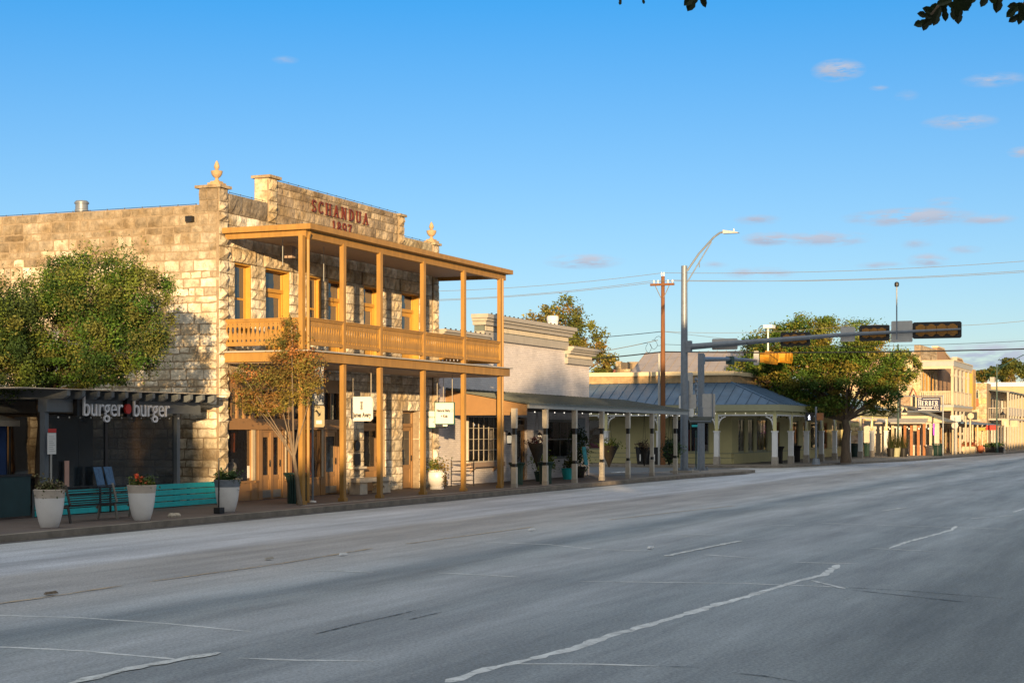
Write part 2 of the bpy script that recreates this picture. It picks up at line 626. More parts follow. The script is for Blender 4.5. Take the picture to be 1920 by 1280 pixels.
def stone_wall(st, mo, pl, u0, u1, cs, depth, relief, tintf, holes=(), wmin=.35, wmax=.95, joint=.012, seed=1, quoin=None, core=0.02):
    r = random.Random(seed)
    for ci, (a, b) in enumerate(cs):
        zm = (a + b) / 2
        segs = [(u0, u1)]
        for (h0, h1, hz0, hz1) in holes:
            if hz0 < zm < hz1:
                ns = []
                for (p, q) in segs:
                    if h1 <= p or h0 >= q:
                        ns.append((p, q))
                    else:
                        if h0 > p + .01: ns.append((p, h0))
                        if h1 < q - .01: ns.append((h1, q))
                segs = ns
        for (p, q) in segs:
            pl.box(mo, p + .004, q - .004, core, depth, a, b)
            u = p
            while u < q - 1e-3:
                w = r.uniform(wmin, wmax) * (.8 if ci % 2 else 1)
                if q - (u + w) < wmin * .7: w = q - u
                e = u + w
                nx, nz = max(2, int(w / .12)), max(2, int((b - a) / .12))
                t = tintf(r, (u + e) / 2, zm)
                rel = relief * r.uniform(.6, 1.25)
                vs, fs = [], []
                a1, b1, u1_, e1 = a + joint, b - joint, u + joint, e - joint
                for j in range(nz + 1):
                    for i in range(nx + 1):
                        edge = i in (0, nx) or j in (0, nz)
                        dd = r.uniform(0, .15) * rel if edge else rel * r.uniform(.45, 1.3)
                        uu = u1_ + (e1 - u1_) * i / nx + (r.uniform(-.9, .9) * joint if edge else r.uniform(-.02, .02))
                        zz = a1 + (b1 - a1) * j / nz + (r.uniform(-.9, .9) * joint if edge else r.uniform(-.015, .015))
                        vs.append(pl.p(uu, -dd, zz))
                k = nx + 1
                for j in range(nz):
                    for i in range(nx):
                        q_ = (j * k + i, j * k + i + 1, (j + 1) * k + i + 1, (j + 1) * k + i)
                        fs.append(q_ if pl.k == 'f' else q_[::-1])
                # sides back to the mortar
                rim = [i for i in range(k)] + [j * k + nx for j in range(1, nz + 1)] + [nz * k + i for i in range(nx - 1, -1, -1)] + [j * k for j in range(nz - 1, 0, -1)]
                base = len(vs)
                dpt = max(core + .01, .03)
                if abs(u - p) < 1e-3 or abs(e - q) < 1e-3: dpt = depth
                for idx in rim:
                    x = vs[idx]
                    vs.append((x[0], pl.b + dpt, x[2]) if pl.k == 'f' else (pl.b + dpt, x[1], x[2]))
                m = len(rim)
                for i in range(m):
                    i2 = (i + 1) % m
                    fs.append((rim[i], rim[i2], base + i2, base + i))
                st.add(vs, fs, t)
                u = e


# ---------------------------------------------------------------- text
def text_mb(mb, body, size, o, right, up, depth=.02, offset=0.0, xs=1.0, align='LEFT', shear=0.0):
    cu = bpy.data.curves.new('lettering', 'FONT')
    cu.body = body
    cu.size = size
    cu.extrude = depth / 2
    cu.offset = offset
    cu.align_x = align
    cu.shear = shear
    cu.resolution_u = 3
    ob = bpy.data.objects.new('lettering', cu)
    COL.objects.link(ob)
    dg = bpy.context.evaluated_depsgraph_get()
    me = bpy.data.meshes.new_from_object(ob.evaluated_get(dg))
    o, right, up = Vector(o), Vector(right), Vector(up)
    nn = right.cross(up)
    vs = [o + right * (v.co.x * xs) + up * v.co.y + nn * (v.co.z + depth / 2) for v in me.vertices]
    fs = [tuple(p.vertices) for p in me.polygons]
    mb.add(vs, fs)
    bpy.data.objects.remove(ob)
    bpy.data.curves.remove(cu)
    bpy.data.meshes.remove(me)
    return mb


def arc(cx, cy, rx, ry, a0, a1, n=10):
    return [(cx + rx * math.cos(math.radians(a0 + (a1 - a0) * i / n)), cy + ry * math.sin(math.radians(a0 + (a1 - a0) * i / n))) for i in range(n + 1)]


K, T = .15, .07
def stem_(x, y0=0, y1=1, w=K): return [([(x, y0), (x, y1)], w)]
def ser(x, y): return [([(x - .15, y), (x + .15, y)], T)]
GL = {
    'S': (.62, [(arc(.31, .74, .22, .22, 20, 270) + arc(.31, .26, .22, .22, 90, -160), .12), ([(.53, .78), (.53, .98)], .05), ([(.09, .02), (.09, .22)], .05)]),
    'C': (.72, [(arc(.40, .5, .30, .46, 40, 320, 16), .13), ([(.64, .74), (.64, .98)], .05)]),
    'H': (.86, stem_(.17) + stem_(.69) + [([(.2, .5), (.66, .5)], T)] + ser(.17, .03) + ser(.17, .97) + ser(.69, .03) + ser(.69, .97)),
    'A': (.84, [([(.14, 0), (.42, 1)], .07), ([(.42, 1), (.70, 0)], K), ([(.24, .34), (.6, .34)], T)] + ser(.14, .03) + ser(.70, .03)),
    'N': (.86, [([(.17, 0), (.17, 1)], .07), ([(.69, 0), (.69, 1)], .07), ([(.17, 1), (.69, 0)], K)] + ser(.17, .03) + ser(.15, .97) + ser(.69, .97)),
    'D': (.80, stem_(.17) + [(arc(.30, .5, .38, .46, 90, -90, 12), .12), ([(.05, .97), (.32, .97)], T), ([(.05, .03), (.32, .03)], T)]),
    'U': (.84, [([(.17, 1), (.17, .35)] + arc(.42, .3, .25, .26, 180, 360, 8) + [(.67, .35), (.67, 1)], .12)] + ser(.17, .97) + ser(.67, .97)),
    'E': (.72, stem_(.17) + [([(.05, .97), (.62, .97)], T), ([(.2, .5), (.5, .5)], T), ([(.05, .03), (.62, .03)], T), ([(.6, .8), (.6, .98)], .05), ([(.6, .02), (.6, .2)], .05)]),
    'R': (.82, stem_(.17) + [(arc(.34, .74, .24, .23, 90, -90, 8), .11), ([(.05, .97), (.36, .97)], T), ([(.2, .5), (.36, .5)], T), ([(.36, .5), (.7, 0)], .13)] + ser(.17, .03)),
    'B': (.76, stem_(.17) + [(arc(.32, .74, .24, .23, 90, -90, 8), .11), (arc(.34, .26, .27, .23, 90, -90, 8), .12), ([(.05, .97), (.34, .97)], T), ([(.05, .03), (.36, .03)], T), ([(.2, .51), (.34, .51)], T)]),
    'O': (.84, [(arc(.42, .5, .30, .46, 0, 360, 18), .12)]),
    '1': (.5, stem_(.25) + ser(.25, .03) + [([(.25, .97), (.1, .84)], T)]),
    '8': (.62, [(arc(.31, .74, .19, .22, 0, 360, 12), .1), (arc(.31, .26, .23, .24, 0, 360, 12), .11)]),
    '9': (.62, [(arc(.31, .68, .21, .28, 0, 360, 12), .11), ([(.52, .66), (.5, .35), (.38, .1), (.18, .03)], .11)]),
    '7': (.6, [([(.08, .95), (.54, .95)], .1), ([(.54, .95), (.32, .5), (.24, 0)], .12), ([(.09, .78), (.09, .97)], .05)]),
    ' ': (.4, []),
}


def serif(mb, s, h, o, right, up, xs=1.0, gap=.06, depth=.03, bold=1.0):
    x = 0
    o, right, up = Vector(o), Vector(right), Vector(up)
    for ch in s:
        w, strokes = GL[ch]
        for i, (pts, t) in enumerate(strokes):
            mb.ribbon([((x + p[0]) * h * xs, p[1] * h) for p in pts], t * h * bold, o, right, up, 0, depth + i * .003)
        x += w + gap
    return x * h * xs


def serif_len(s, h, xs=1.0, gap=.06): return sum(GL[c][0] + gap for c in s) * h * xs


# ---------------------------------------------------------------- foliage
def leaf_mesh(name, cen, size, cols, parent, m='leaf', aspect=.55, updown=.35):
    n = len(cen)
    nrm = RNG.normal(size=(n, 3))
    nrm[:, 2] = np.abs(nrm[:, 2]) + updown
    nrm /= np.linalg.norm(nrm, axis=1)[:, None]
    t = np.cross(nrm, RNG.normal(size=(n, 3)))
    t /= np.linalg.norm(t, axis=1)[:, None] + 1e-9
    b = np.cross(nrm, t)
    sz = (size * RNG.uniform(.6, 1.35, n))[:, None]
    v = np.stack([cen + t * sz, cen + b * sz * aspect + t * sz * .1, cen - t * sz, cen - b * sz * aspect + t * sz * .1], 1).reshape(-1, 3)
    off = np.array(parent['_w']) if parent is not None else np.zeros(3)
    v = v - off
    me = bpy.data.meshes.new(name)
    me.vertices.add(4 * n)
    me.vertices.foreach_set('co', v.astype(np.float32).ravel())
    me.loops.add(4 * n)
    me.loops.foreach_set('vertex_index', np.arange(4 * n, dtype=np.int32))
    me.polygons.add(n)
    me.polygons.foreach_set('loop_start', np.arange(0, 4 * n, 4, dtype=np.int32))
    me.update(calc_edges=True)
    at = me.attributes.new('tint', 'FLOAT_COLOR', 'POINT')
    arr = np.ones((4 * n, 4), dtype=np.float32)
    arr[:, :3] = np.repeat(cols, 4, axis=0)
    at.data.foreach_set('color', arr.ravel())
    me.materials.append(M[m])
    o = bpy.data.objects.new(name, me)
    COL.objects.link(o)
    if parent is not None:
        o.parent = parent
        o['_w'] = tuple(off)
    return o


def clump_pts(clumps, n, nsub=26, sig=.2, shell=.55):
    vol = np.array([c[3] * c[4] * c[5] for c in clumps]) ** .75
    vol /= vol.sum()
    pts, ids = [], []
    k0 = 0
    for ci, c in enumerate(clumps):
        m = max(8, int(n * vol[ci]))
        d = RNG.normal(size=(nsub, 3))
        d /= np.linalg.norm(d, axis=1)[:, None]
        rr = RNG.uniform(shell, 1.0, nsub)[:, None]
        sub = d * rr
        which = RNG.integers(0, nsub, m)
        q = sub[which] + RNG.normal(size=(m, 3)) * sig * RNG.uniform(.6, 1.4, (nsub, 1))[which]
        pts.append(q * np.array(c[3:6]) + np.array(c[0:3]))
        ids.append(k0 + which)
        k0 += nsub
    return np.concatenate(pts), np.concatenate(ids), k0


def leaf_cols(ids, nk, pal, jitter=.25):
    base = np.array(pal, dtype=float)
    pick = base[RNG.integers(0, len(pal), nk)] * RNG.uniform(.75, 1.25, (nk, 1))
    c = pick[ids] * RNG.uniform(1 - jitter, 1 + jitter, (len(ids), 1))
    return np.clip(c, .004, 1)


def tree(name, label, cat, base, clumps, n, size, pal, limbs=3, tr=.25, fork=2.5, bark='bark', nsub=26, sig=.2, shell=.55, group=None, lean=(0, 0), stems=1, seed=3):
    r = random.Random(seed)
    root = thing(name, label, cat, base, group)
    t = MB()
    b = Vector(base)
    f = b + Vector((lean[0], lean[1], fork))
    for s in range(stems):
        off = Vector((r.uniform(-.08, .08), r.uniform(-.08, .08), 0)) if stems > 1 else Vector((0, 0, 0))
        path = [b + off]
        for i in range(1, 5):
            path.append(b.lerp(f, i / 4) + off * (1 + i) + Vector((r.uniform(-.3, .3), r.uniform(-.3, .3), 0)) * tr)
        t.tube(path, [tr * 1.35, tr * 1.05, tr * .95, tr * .88, tr * .8] if stems == 1 else [tr * .8] * 5, 10)
    for c in clumps:
        e = Vector(c[0:3])
        for k in range(limbs):
            e2 = e + Vector((r.uniform(-.5, .5) * c[3], r.uniform(-.5, .5) * c[4], r.uniform(-.3, .5) * c[5]))
            mid = f.lerp(e2, .5) + Vector((r.uniform(-.2, .2), r.uniform(-.2, .2), r.uniform(-.1, .25))) * c[3]
            t.tube([f - Vector((0, 0, .1)), f.lerp(mid, .5), mid, e2], [tr * .42, tr * .3, tr * .2, tr * .07], 6)
    t.build('trunk', bark, root, smooth=True)
    p, ids, nk = clump_pts(clumps, n, nsub, sig, shell)
    leaf_mesh('crown', p, size, leaf_cols(ids, nk, pal), root)
    return root


def plant(mbname, parent, c, r, n, size, pal, m='leaf', name='foliage', sig=.3):
    p, ids, nk = clump_pts([(c[0], c[1], c[2], r[0], r[1], r[2])], n, 10, sig, .3)
    return leaf_mesh(name, p, size, leaf_cols(ids, nk, pal), parent)


GREEN = [(.055, .075, .018), (.085, .10, .02), (.13, .13, .025), (.04, .06, .018)]
OLIVE = [(.085, .09, .02), (.12, .105, .02), (.065, .085, .02), (.14, .105, .025)]
M['wire'] = mat('old_wire', (.16, .14, .10), .7, .1, 3)
RUST = [(.24, .13, .04), (.18, .12, .04), (.12, .11, .03), (.28, .12, .04)]
DARKG = [(.02, .05, .02), (.03, .07, .02), (.05, .08, .02)]
# ================================================================ GROUND
gm = mat('ground_dirt', (.16, .14, .12), .95, .2, .3)
g = MB().add([(-600, -700, 0), (1500, -700, 0), (1500, 800, 0), (-600, 800, 0)], [(0, 1, 2, 3)])
structure(g.build('ground', gm))


def road_mat():
    m = bpy.data.materials.new('asphalt')
    m.use_nodes = True
    n, l = m.node_tree.nodes, m.node_tree.links
    p = n['Principled BSDF']
    tcn = n.new('ShaderNodeTexCoord')
    sp = n.new('ShaderNodeSeparateXYZ')
    l.new(tcn.outputs['Object'], sp.inputs[0])

    def mapn(sc, s, d=6, rough=.6):
        mp = n.new('ShaderNodeMapping')
        mp.inputs['Scale'].default_value = sc
        l.new(tcn.outputs['Object'], mp.inputs[0])
        x = n.new('ShaderNodeTexNoise')
        x.inputs['Scale'].default_value = s
        x.inputs['Detail'].default_value = d
        x.inputs['Roughness'].default_value = rough
        l.new(mp.outputs[0], x.inputs['Vector'])
        return x.outputs[0]

    def M2(op, a, b, c=None):
        x = n.new('ShaderNodeMath')
        x.operation = op
        for i, v in enumerate((a, b, c)):
            if v is None: continue
            if hasattr(v, 'links'): l.new(v, x.inputs[i])
            else: x.inputs[i].default_value = v
        return x.outputs[0]
    wob = mapn((.06, .25, 1), 1, 3)
    yy = M2('ADD', sp.outputs[1], M2('MULTIPLY', M2('SUBTRACT', wob, .5), 1.6))
    ramp = n.new('ShaderNodeValToRGB')
    l.new(M2('DIVIDE', yy, 24.0), ramp.inputs[0])
    e = ramp.color_ramp.elements
    stops = [(0, (.115, .125, .125)), (3.0, (.125, .138, .14)), (4.6, (.18, .197, .205)), (6.0, (.155, .172, .18)), (7.3, (.20, .215, .225)), (8.6, (.15, .165, .172)), (9.9, (.23, .243, .252)),
             (10.8, (.18, .195, .20)), (11.6, (.12, .138, .148)), (12.3, (.225, .24, .25)), (13.5, (.235, .235, .232)), (14.8, (.20, .195, .19)), (16.3, (.205, .2, .195)), (17.0, (.27, .28, .30)), (18.4, (.24, .255, .28)), (19.4, (.29, .305, .33)), (21.0, (.24, .25, .26))]
    e[0].position = 0
    e[0].color = (*stops[0][1], 1)
    e[1].position = stops[-1][0] / 24
    e[1].color = (*stops[-1][1], 1)
    for (y, c) in stops[1:-1]:
        q = e.new(y / 24)
        q.color = (*c, 1)
    st = mapn((.12, 1.2, 1), 1.0, 6, .7)
    blot = mapn((.35, .5, 1), .7, 5, .6)
    fine = mapn((1, 1, 1), 28, 4, .8)
    f = M2('MULTIPLY', M2('ADD', M2('MULTIPLY', st, 1.5), .25), M2('ADD', M2('MULTIPLY', blot, .5), .75))
    f = M2('MULTIPLY', f, M2('ADD', M2('MULTIPLY', fine, 3.8), -.16))
    vm = n.new('ShaderNodeVectorMath')
    vm.operation = 'SCALE'
    l.new(ramp.outputs[0], vm.inputs[0])
    l.new(f, vm.inputs[3])
    l.new(vm.outputs[0], p.inputs['Base Color'])
    p.inputs['Roughness'].default_value = .72
    bp = n.new('ShaderNodeBump')
    bp.inputs['Distance'].default_value = .012
    l.new(mapn((1, 1, 1), 45, 5, .8), bp.inputs['Height'])
    l.new(bp.outputs[0], p.inputs['Normal'])
    return m


asp = road_mat()
g = MB().add([(-200, -1, .004), (420, -1, .004), (420, 24, .004), (-200, 24, .004)], [(0, 1, 2, 3)])
structure(g.build('road', asp))
sasp = mat('side_asphalt', (.10, .115, .13), .85, .25, 1.2, bump=.01, bscale=40)
g = MB().add([(72, 23.97, .004), (94, 23.97, .004), (94, 120, .004), (72, 120, .004)], [(0, 1, 2, 3)])
structure(g.build('side_road', sasp))
walk = brick_mat('brown_paving', (.125, .10, .09), (.62, .60, .56), .9, .9, .012, .004, .22)
walk2 = mat('concrete_walk', (.21, .185, .155), .9, .2, 1.5, bump=.006, bscale=25)
kerbm = mat('kerb_concrete', (.20, .175, .145), .9, .3, 2.5, bump=.01, bscale=18)


def slab(name, poly, z, m, bottom=-.05):
    mb = MB()
    mb.prism([(x, y, bottom) for x, y in poly], (0, 0, z - bottom))
    return structure(mb.build(name, m))


def inset_line(line, d):
    out = []
    for i, p in enumerate(line):
        a = Vector(line[max(i - 1, 0)])
        b = Vector(line[min(i + 1, len(line) - 1)])
        t = (b - a).normalized()
        nrm = Vector((-t.y, t.x))
        out.append((p[0] + nrm.x * d, p[1] + nrm.y * d))
    return out


k1 = [(-60, 21.45), (40, 21.45), (66, 21.45), (74, 21.1), (80, 20.6), (82.6, 20.7), (83.8, 21.4), (84.0, 22.6), (82.2, 23.8), (77, 24.2), (75.2, 25), (74.6, 27), (74.6, 60)]
k2 = [(92.0, 60), (92.0, 25), (92.3, 23), (93.4, 21.8), (98, 21.2), (107, 19.8), (115.4, 18.4), (135, 17.0), (164, 15.1), (300, 7)]
for i, k in enumerate((k1, k2)):
    ins = inset_line(k, .16)
    mb = MB()
    for (a, b, c, d) in zip(k[:-1], k[1:], ins[1:], ins[:-1]):
        mb.hexa([(*a, -.02), (*b, -.02), (*c, -.02), (*d, -.02), (*a, .145), (*b, .145), (*c, .15), (*d, .15)])
    structure(mb.build('kerb', kerbm))
    if i == 0:
        pw = ins[:3] + [(66, 60), (-60, 60)]
        mb = MB().prism([(x, y, -.05) for x, y in pw], (0, 0, .196))
        structure(mb.build('sidewalk', walk))
        pw = [ins[2]] + ins[3:] + [(66, 60)]
        mb = MB().prism([(x, y, -.05) for x, y in pw], (0, 0, .196))
        structure(mb.build('sidewalk', walk2))
    else:
        pw = ins + [(300, 60)]
        mb = MB().prism([(x, y, -.05) for x, y in pw], (0, 0, .196))
        structure(mb.build('sidewalk', walk2))
slab('opposite_sidewalk', [(-200, -9), (420, -9), (420, -.9), (-200, -.9)], .15, walk2)
# dark gutter line and pale strip in front of the porch posts
mb = MB()
mb.ribbon([(-60, 21.30), (66, 21.30), (74, 20.95), (80, 20.45)], .3, (0, 0, 0), (1, 0, 0), (0, 1, 0), .006, .008)
structure(mb.build('gutter', mat('gutter_dirt', (.085, .08, .08), .9, .35, 2)))
mb = MB()
mb.ribbon([(39, 22.2), (54.6, 22.2), (60, 22.0)], .12, (0, 0, 0), (1, 0, 0), (0, 1, 0), .147, .150)
structure(mb.build('pale_paving_strip', mat('pale_strip', (.42, .38, .33), .9, .2, 3)))
# crack sealing and worn paint on the road
seal = mat('crack_seal', (.66, .68, .67), .75, .35, 2.5)
sealdark = mat('dark_crack', (.045, .05, .05), .8, .3, 3)
worn = mat('worn_white_paint', (.6, .62, .60), .75, .25, 4)
wornyel = mat('worn_yellow_paint', (.50, .39, .26), .8, .3, 2)


def wearable(m, amount, scale=9):
    # paint or sealer broken up so that the road shows through
    n, l = m.node_tree.nodes, m.node_tree.links
    tr = n.new('ShaderNodeBsdfTransparent')
    ms = n.new('ShaderNodeMixShader')
    tcn = n.new('ShaderNodeTexCoord')
    no = n.new('ShaderNodeTexNoise')
    no.inputs['Scale'].default_value = scale
    no.inputs['Detail'].default_value = 6
    no.inputs['Roughness'].default_value = .75
    l.new(tcn.outputs['Object'], no.inputs['Vector'])
    mr = n.new('ShaderNodeMapRange')
    mr.inputs[1].default_value = amount - .12
    mr.inputs[2].default_value = amount + .12
    l.new(no.outputs[0], mr.inputs[0])
    l.new(mr.outputs[0], ms.inputs[0])
    l.new(tr.outputs[0], ms.inputs[1])
    l.new(n['Principled BSDF'].outputs[0], ms.inputs[2])
    l.new(ms.outputs[0], n['Material Output'].inputs[0])


wearable(seal, .34)
wearable(worn, .38)
wearable(wornyel, .44)
wearable(sealdark, .45)


def rib(px, w, m, name, z=.006, jit=.02, seed=1):
    r = random.Random(seed)
    pts = [Vector(G(x, y, 0)) for x, y in px]
    fine, ww = [], []
    for a, b in zip(pts[:-1], pts[1:]):
        k = max(2, int((b - a).length / .16))
        for i in range(k):
            t = i / k
            p = a.lerp(b, t)
            fine.append((p.x + r.uniform(-jit, jit), p.y + r.uniform(-jit, jit)))
            ww.append(w * r.uniform(.6, 1.3))
    fine.append(tuple(pts[-1]))
    ww.append(w * .3)
    ww[0] = w * .3
    mb = MB()
    k = len(fine)
    lf, rt = [], []
    for i in range(k):
        d = (Vector(fine[min(i + 1, k - 1)]) - Vector(fine[max(i - 1, 0)])).normalized()
        a_, b_ = ww[i] * r.uniform(.35, .65), ww[i] * r.uniform(.35, .65)
        lf.append((fine[i][0] - d.y * a_, fine[i][1] + d.x * a_, z))
        rt.append((fine[i][0] + d.y * b_, fine[i][1] - d.x * b_, z))
    mb.add(lf + rt, [(i, k + i, k + i + 1, i + 1) for i in range(k - 1)])
    return structure(mb.build(name, m))


rib([(840, 1280), (900, 1258), (975, 1240), (1070, 1218), (1150, 1190), (1240, 1165), (1320, 1140), (1400, 1118), (1460, 1100), (1500, 1088), (1545, 1078), (1572, 1058)], .13, seal, 'crack_line', seed=2, jit=.012)
rib([(1668, 1028), (1700, 1016), (1750, 1003), (1785, 993), (1792, 986)], .09, seal, 'crack_line', seed=3, jit=.012)
rib([(1900, 960), (1925, 952)], .1, seal, 'crack_line', seed=4)
thin = [((-20, 1153), (150, 1158), (300, 1168), (470, 1184)), ((-20, 1212), (150, 1220), (330, 1236)), ((445, 1234), (560, 1238), (700, 1240)), ((950, 1245), (1100, 1245), (1230, 1249)),
        ((905, 1016), (1030, 1021), (1120, 1030), (1225, 1033)), ((1085, 1090), (1250, 1092), (1400, 1094), (1500, 1098), (1590, 1101)), ((1320, 1040), (1430, 1047)), ((1490, 1054), (1610, 1057)),
        ((1240, 1001), (1365, 1003)), ((575, 1069), (700, 1073)), ((820, 1074), (975, 1082)), ((1520, 1088), (1585, 1104)), ((1630, 1028), (1755, 1034)), ((1540, 981), (1640, 984), (1890, 992)), ((1440, 984), (1490, 985)), ((1820, 972), (1900, 966))]
for i, t in enumerate(thin):
    rib(t, .07, seal, 'crack_line', z=.0068 + i * .0002, jit=.008, seed=20 + i)
for i, t in enumerate([((1590, 1102), (1700, 1108), (1885, 1123)), ((1600, 1107), (1815, 1130)), ((1370, 1262), (1430, 1268), (1500, 1280)), ((590, 1190), (660, 1172), (780, 1145)), ((765, 1163), (830, 1148)), ((820, 1016), (905, 1016)), ((1235, 1250), (1310, 1252))]):
    rib(t, .03, sealdark, 'crack_line', z=.0108 + i * .0002, jit=.006, seed=50 + i)
for i, t in enumerate([((125, 1284), (250, 1253), (412, 1224)), ((1248, 1043), (1320, 1028), (1390, 1014)), ((1655, 958), (1700, 951))]):
    rib(t, .13, worn, 'lane_dash', z=.0125, jit=.006, seed=70 + i)
for i, t in enumerate([((-20, 1135), (100, 1118), (230, 1098)), ((280, 1097 - 6), (520, 1058), (700, 1028)), ((760, 1020), (880, 1004), (1000, 988)), ((1140, 975), (1250, 962), (1380, 948))]):
    rib(t, .07, wornyel, 'yellow_line', z=.0135, jit=.012, seed=80 + i)
for i, t in enumerate([((1142, 890), (1255, 884)), ((1150, 886), (1180, 884))]):
    rib(t, .35, worn, 'crosswalk_line', z=.0145, jit=0, seed=90 + i)
# small debris on the road
for (px, py, l_, lab, mm, nm) in [(503, 1050, .12, 'small tan leaf lying on the grey road', 'concrete', 'litter'), (93, 1116, .13, 'thin brown twig lying near the faded yellow line', 'palebark', 'twig'), (642, 1042, .12, 'pale scrap lying on the road left of centre', 'signwhite', 'litter'), (996, 995, .15, 'thin pale scrap lying near the yellow line', 'signwhite', 'litter'),
                              (1219, 1029, .12, 'tiny white scrap beside the thin pale crack', 'signwhite', 'litter')]:
    x, y = G(px, py, 0)
    mb = MB()
    mb.hexa([(x - l_, y - .03, .024), (x + l_, y - .05, .024), (x + l_ * .8, y + .05, .024), (x - l_ * .7, y + .03, .024), (x - l_ * .8, y - .02, .05), (x + l_ * .7, y - .03, .06), (x + l_ * .6, y + .03, .05), (x - l_ * .5, y + .02, .055)])
    tag(mb.build(nm, mm), lab, 'litter')
mb = MB()
for k in range(7):
    x, y = G(672 + k * 13, 948 - k * 1.3, 0)
    a = random.uniform(.15, .35)
    mb.hexa([(x - a, y + .0, .0), (x + a, y - .05, .0), (x + a, y + .3, .0), (x - a, y + .28, .0), (x - a * .8, y + .05, .12), (x + a * .7, y + .02, .15), (x + a * .7, y + .25, .16), (x - a * .6, y + .25, .1)])
o = mb.build('kerb_rubble', kerbm)
structure(o)

# ================================================================ LIMESTONE CORNER BUILDING
SX0, SX1, SY = 39.5, 54.0, 25.2
b1 = thing('stone_building', 'two-storey rough limestone block building with tan balcony and carved urns on its parapet', 'building', (46.7, 30, .15))
up = [(40.4, 41.3, 4.95, 6.95, 'w'), (42.1, 43.5, 4.4, 6.95, 'd'), (44.6, 45.45, 4.95, 6.95, 'w'), (45.9, 47.1, 4.4, 6.95, 'd'), (48.3, 49.5, 4.4, 6.95, 'd'), (51.1, 52.5, 4.4, 6.95, 'd')]
lo = [(40.05, 46.85, .1, 3.75, 's'), (48.3, 49.85, .1, 2.85, 'd'), (51.15, 52.5, .1, 2.85, 'd')]


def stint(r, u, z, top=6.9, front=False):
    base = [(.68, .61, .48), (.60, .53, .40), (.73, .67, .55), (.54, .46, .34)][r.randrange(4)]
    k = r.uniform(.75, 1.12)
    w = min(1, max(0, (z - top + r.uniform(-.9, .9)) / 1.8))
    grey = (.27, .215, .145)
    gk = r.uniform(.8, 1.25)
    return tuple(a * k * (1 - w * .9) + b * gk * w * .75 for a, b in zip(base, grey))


st, mo = MB(), MB()
mo.tint = (.3, .24, .17)
csF = courses(.1, 8.3, [.15, 2.85, 3.2, 3.75, 4.0, 4.4, 4.95, 6.95, 7.35], .31, 4)
PF = PL('f', SY)
holes = [h[:4] for h in up] + [(a, b, c, d) for (a, b, c, d, k) in lo]
lint = [(h[0] - .16, h[1] + .2, 6.95, 7.35) for h in up]
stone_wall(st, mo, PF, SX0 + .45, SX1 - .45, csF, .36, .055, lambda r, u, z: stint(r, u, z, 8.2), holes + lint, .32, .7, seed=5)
for i, (a, b, c, d) in enumerate(lint):
    stone_wall(st, mo, PL('f', SY - .05), a, b, [(c, d)], .4, .08, lambda r, u, z: (.55, .46, .32), (), b - a, b - a, seed=30 + i)
# corner quoins, upper parapet
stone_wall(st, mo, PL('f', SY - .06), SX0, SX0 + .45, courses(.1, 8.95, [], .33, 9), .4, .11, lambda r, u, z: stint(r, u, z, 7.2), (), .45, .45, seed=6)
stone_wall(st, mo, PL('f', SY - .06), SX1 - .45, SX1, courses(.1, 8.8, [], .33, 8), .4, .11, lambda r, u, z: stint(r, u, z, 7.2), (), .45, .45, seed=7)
fw = st.build('front_wall', 'stone', b1)
# parapet of the front
st = MB()
def ptint(r, u, z):
    k = r.uniform(.7, 1.2)
    return tuple(x * k for x in ((.30, .24, .17) if r.random() < .5 else (.42, .34, .23)))


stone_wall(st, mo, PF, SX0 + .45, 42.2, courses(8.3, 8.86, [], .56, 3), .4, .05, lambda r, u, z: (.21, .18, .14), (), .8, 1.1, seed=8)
stone_wall(st, mo, PF, 51.2, SX1 - .45, courses(8.3, 8.84, [], .3, 3), .4, .04, lambda r, u, z: (.33, .29, .2), (), .3, .6, seed=9)
stone_wall(st, mo, PF, 42.65, 50.8, courses(8.3, 9.58, [], .26, 12), .4, .02, ptint, (), .28, .6, seed=10)
stone_wall(st, mo, PL('f', SY - .05), 42.2, 42.65, courses(8.3, 9.6, [], .33, 3), .5, .09, lambda r, u, z: (.5, .42, .28), (), .45, .45, seed=11)
stone_wall(st, mo, PL('f', SY - .05), 50.8, 51.2, courses(8.3, 9.5, [], .3, 3), .5, .07, lambda r, u, z: (.45, .37, .25), (), .4, .4, seed=12)
st.box(42.12, 42.78, SY - .14, SY + .52, 9.6, 9.68, (.34, .27, .18))
st.box(50.75, 51.27, SY - .12, SY + .5, 9.5, 9.58, (.4, .33, .22))
st.box(SX0 - .08, SX0 + .53, SY - .14, SY + .7, 8.95, 9.03, (.34, .27, .18))
st.box(SX1 - .5, SX1 + .07, SY - .14, SY + .5, 8.8, 8.88, (.36, .3, .2))
# side faces of the parapet piers
stone_wall(st, mo, PL('s', 42.2), SY, SY + .45, courses(8.5, 9.6, [], .36, 5), .2, .05, lambda r, u, z: (.55, .47, .32), (), .5, .5, seed=13)
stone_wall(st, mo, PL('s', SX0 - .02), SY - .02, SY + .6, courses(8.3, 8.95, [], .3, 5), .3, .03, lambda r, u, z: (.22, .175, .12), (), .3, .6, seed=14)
st.build('parapet', 'stone', b1)
mo.box(SX0 + .3, SX0 + .5, SY + .05, SY + .55, 8.4, 8.95)
mo.box(42.4, 51.0, SY + .03, SY + .45, 8.35, 9.5)
mo.box(SX0 + .3, SX1 - .1, SY + .03, SY + .4, 8.35, 8.8)
# side wall
st = MB()
PS = PL('s', SX0)
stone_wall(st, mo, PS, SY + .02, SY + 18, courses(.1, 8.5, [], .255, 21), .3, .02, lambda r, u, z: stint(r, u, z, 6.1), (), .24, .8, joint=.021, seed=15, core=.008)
st.build('side_wall', 'stone', b1)
mo.build('mortar', 'mortar', b1)
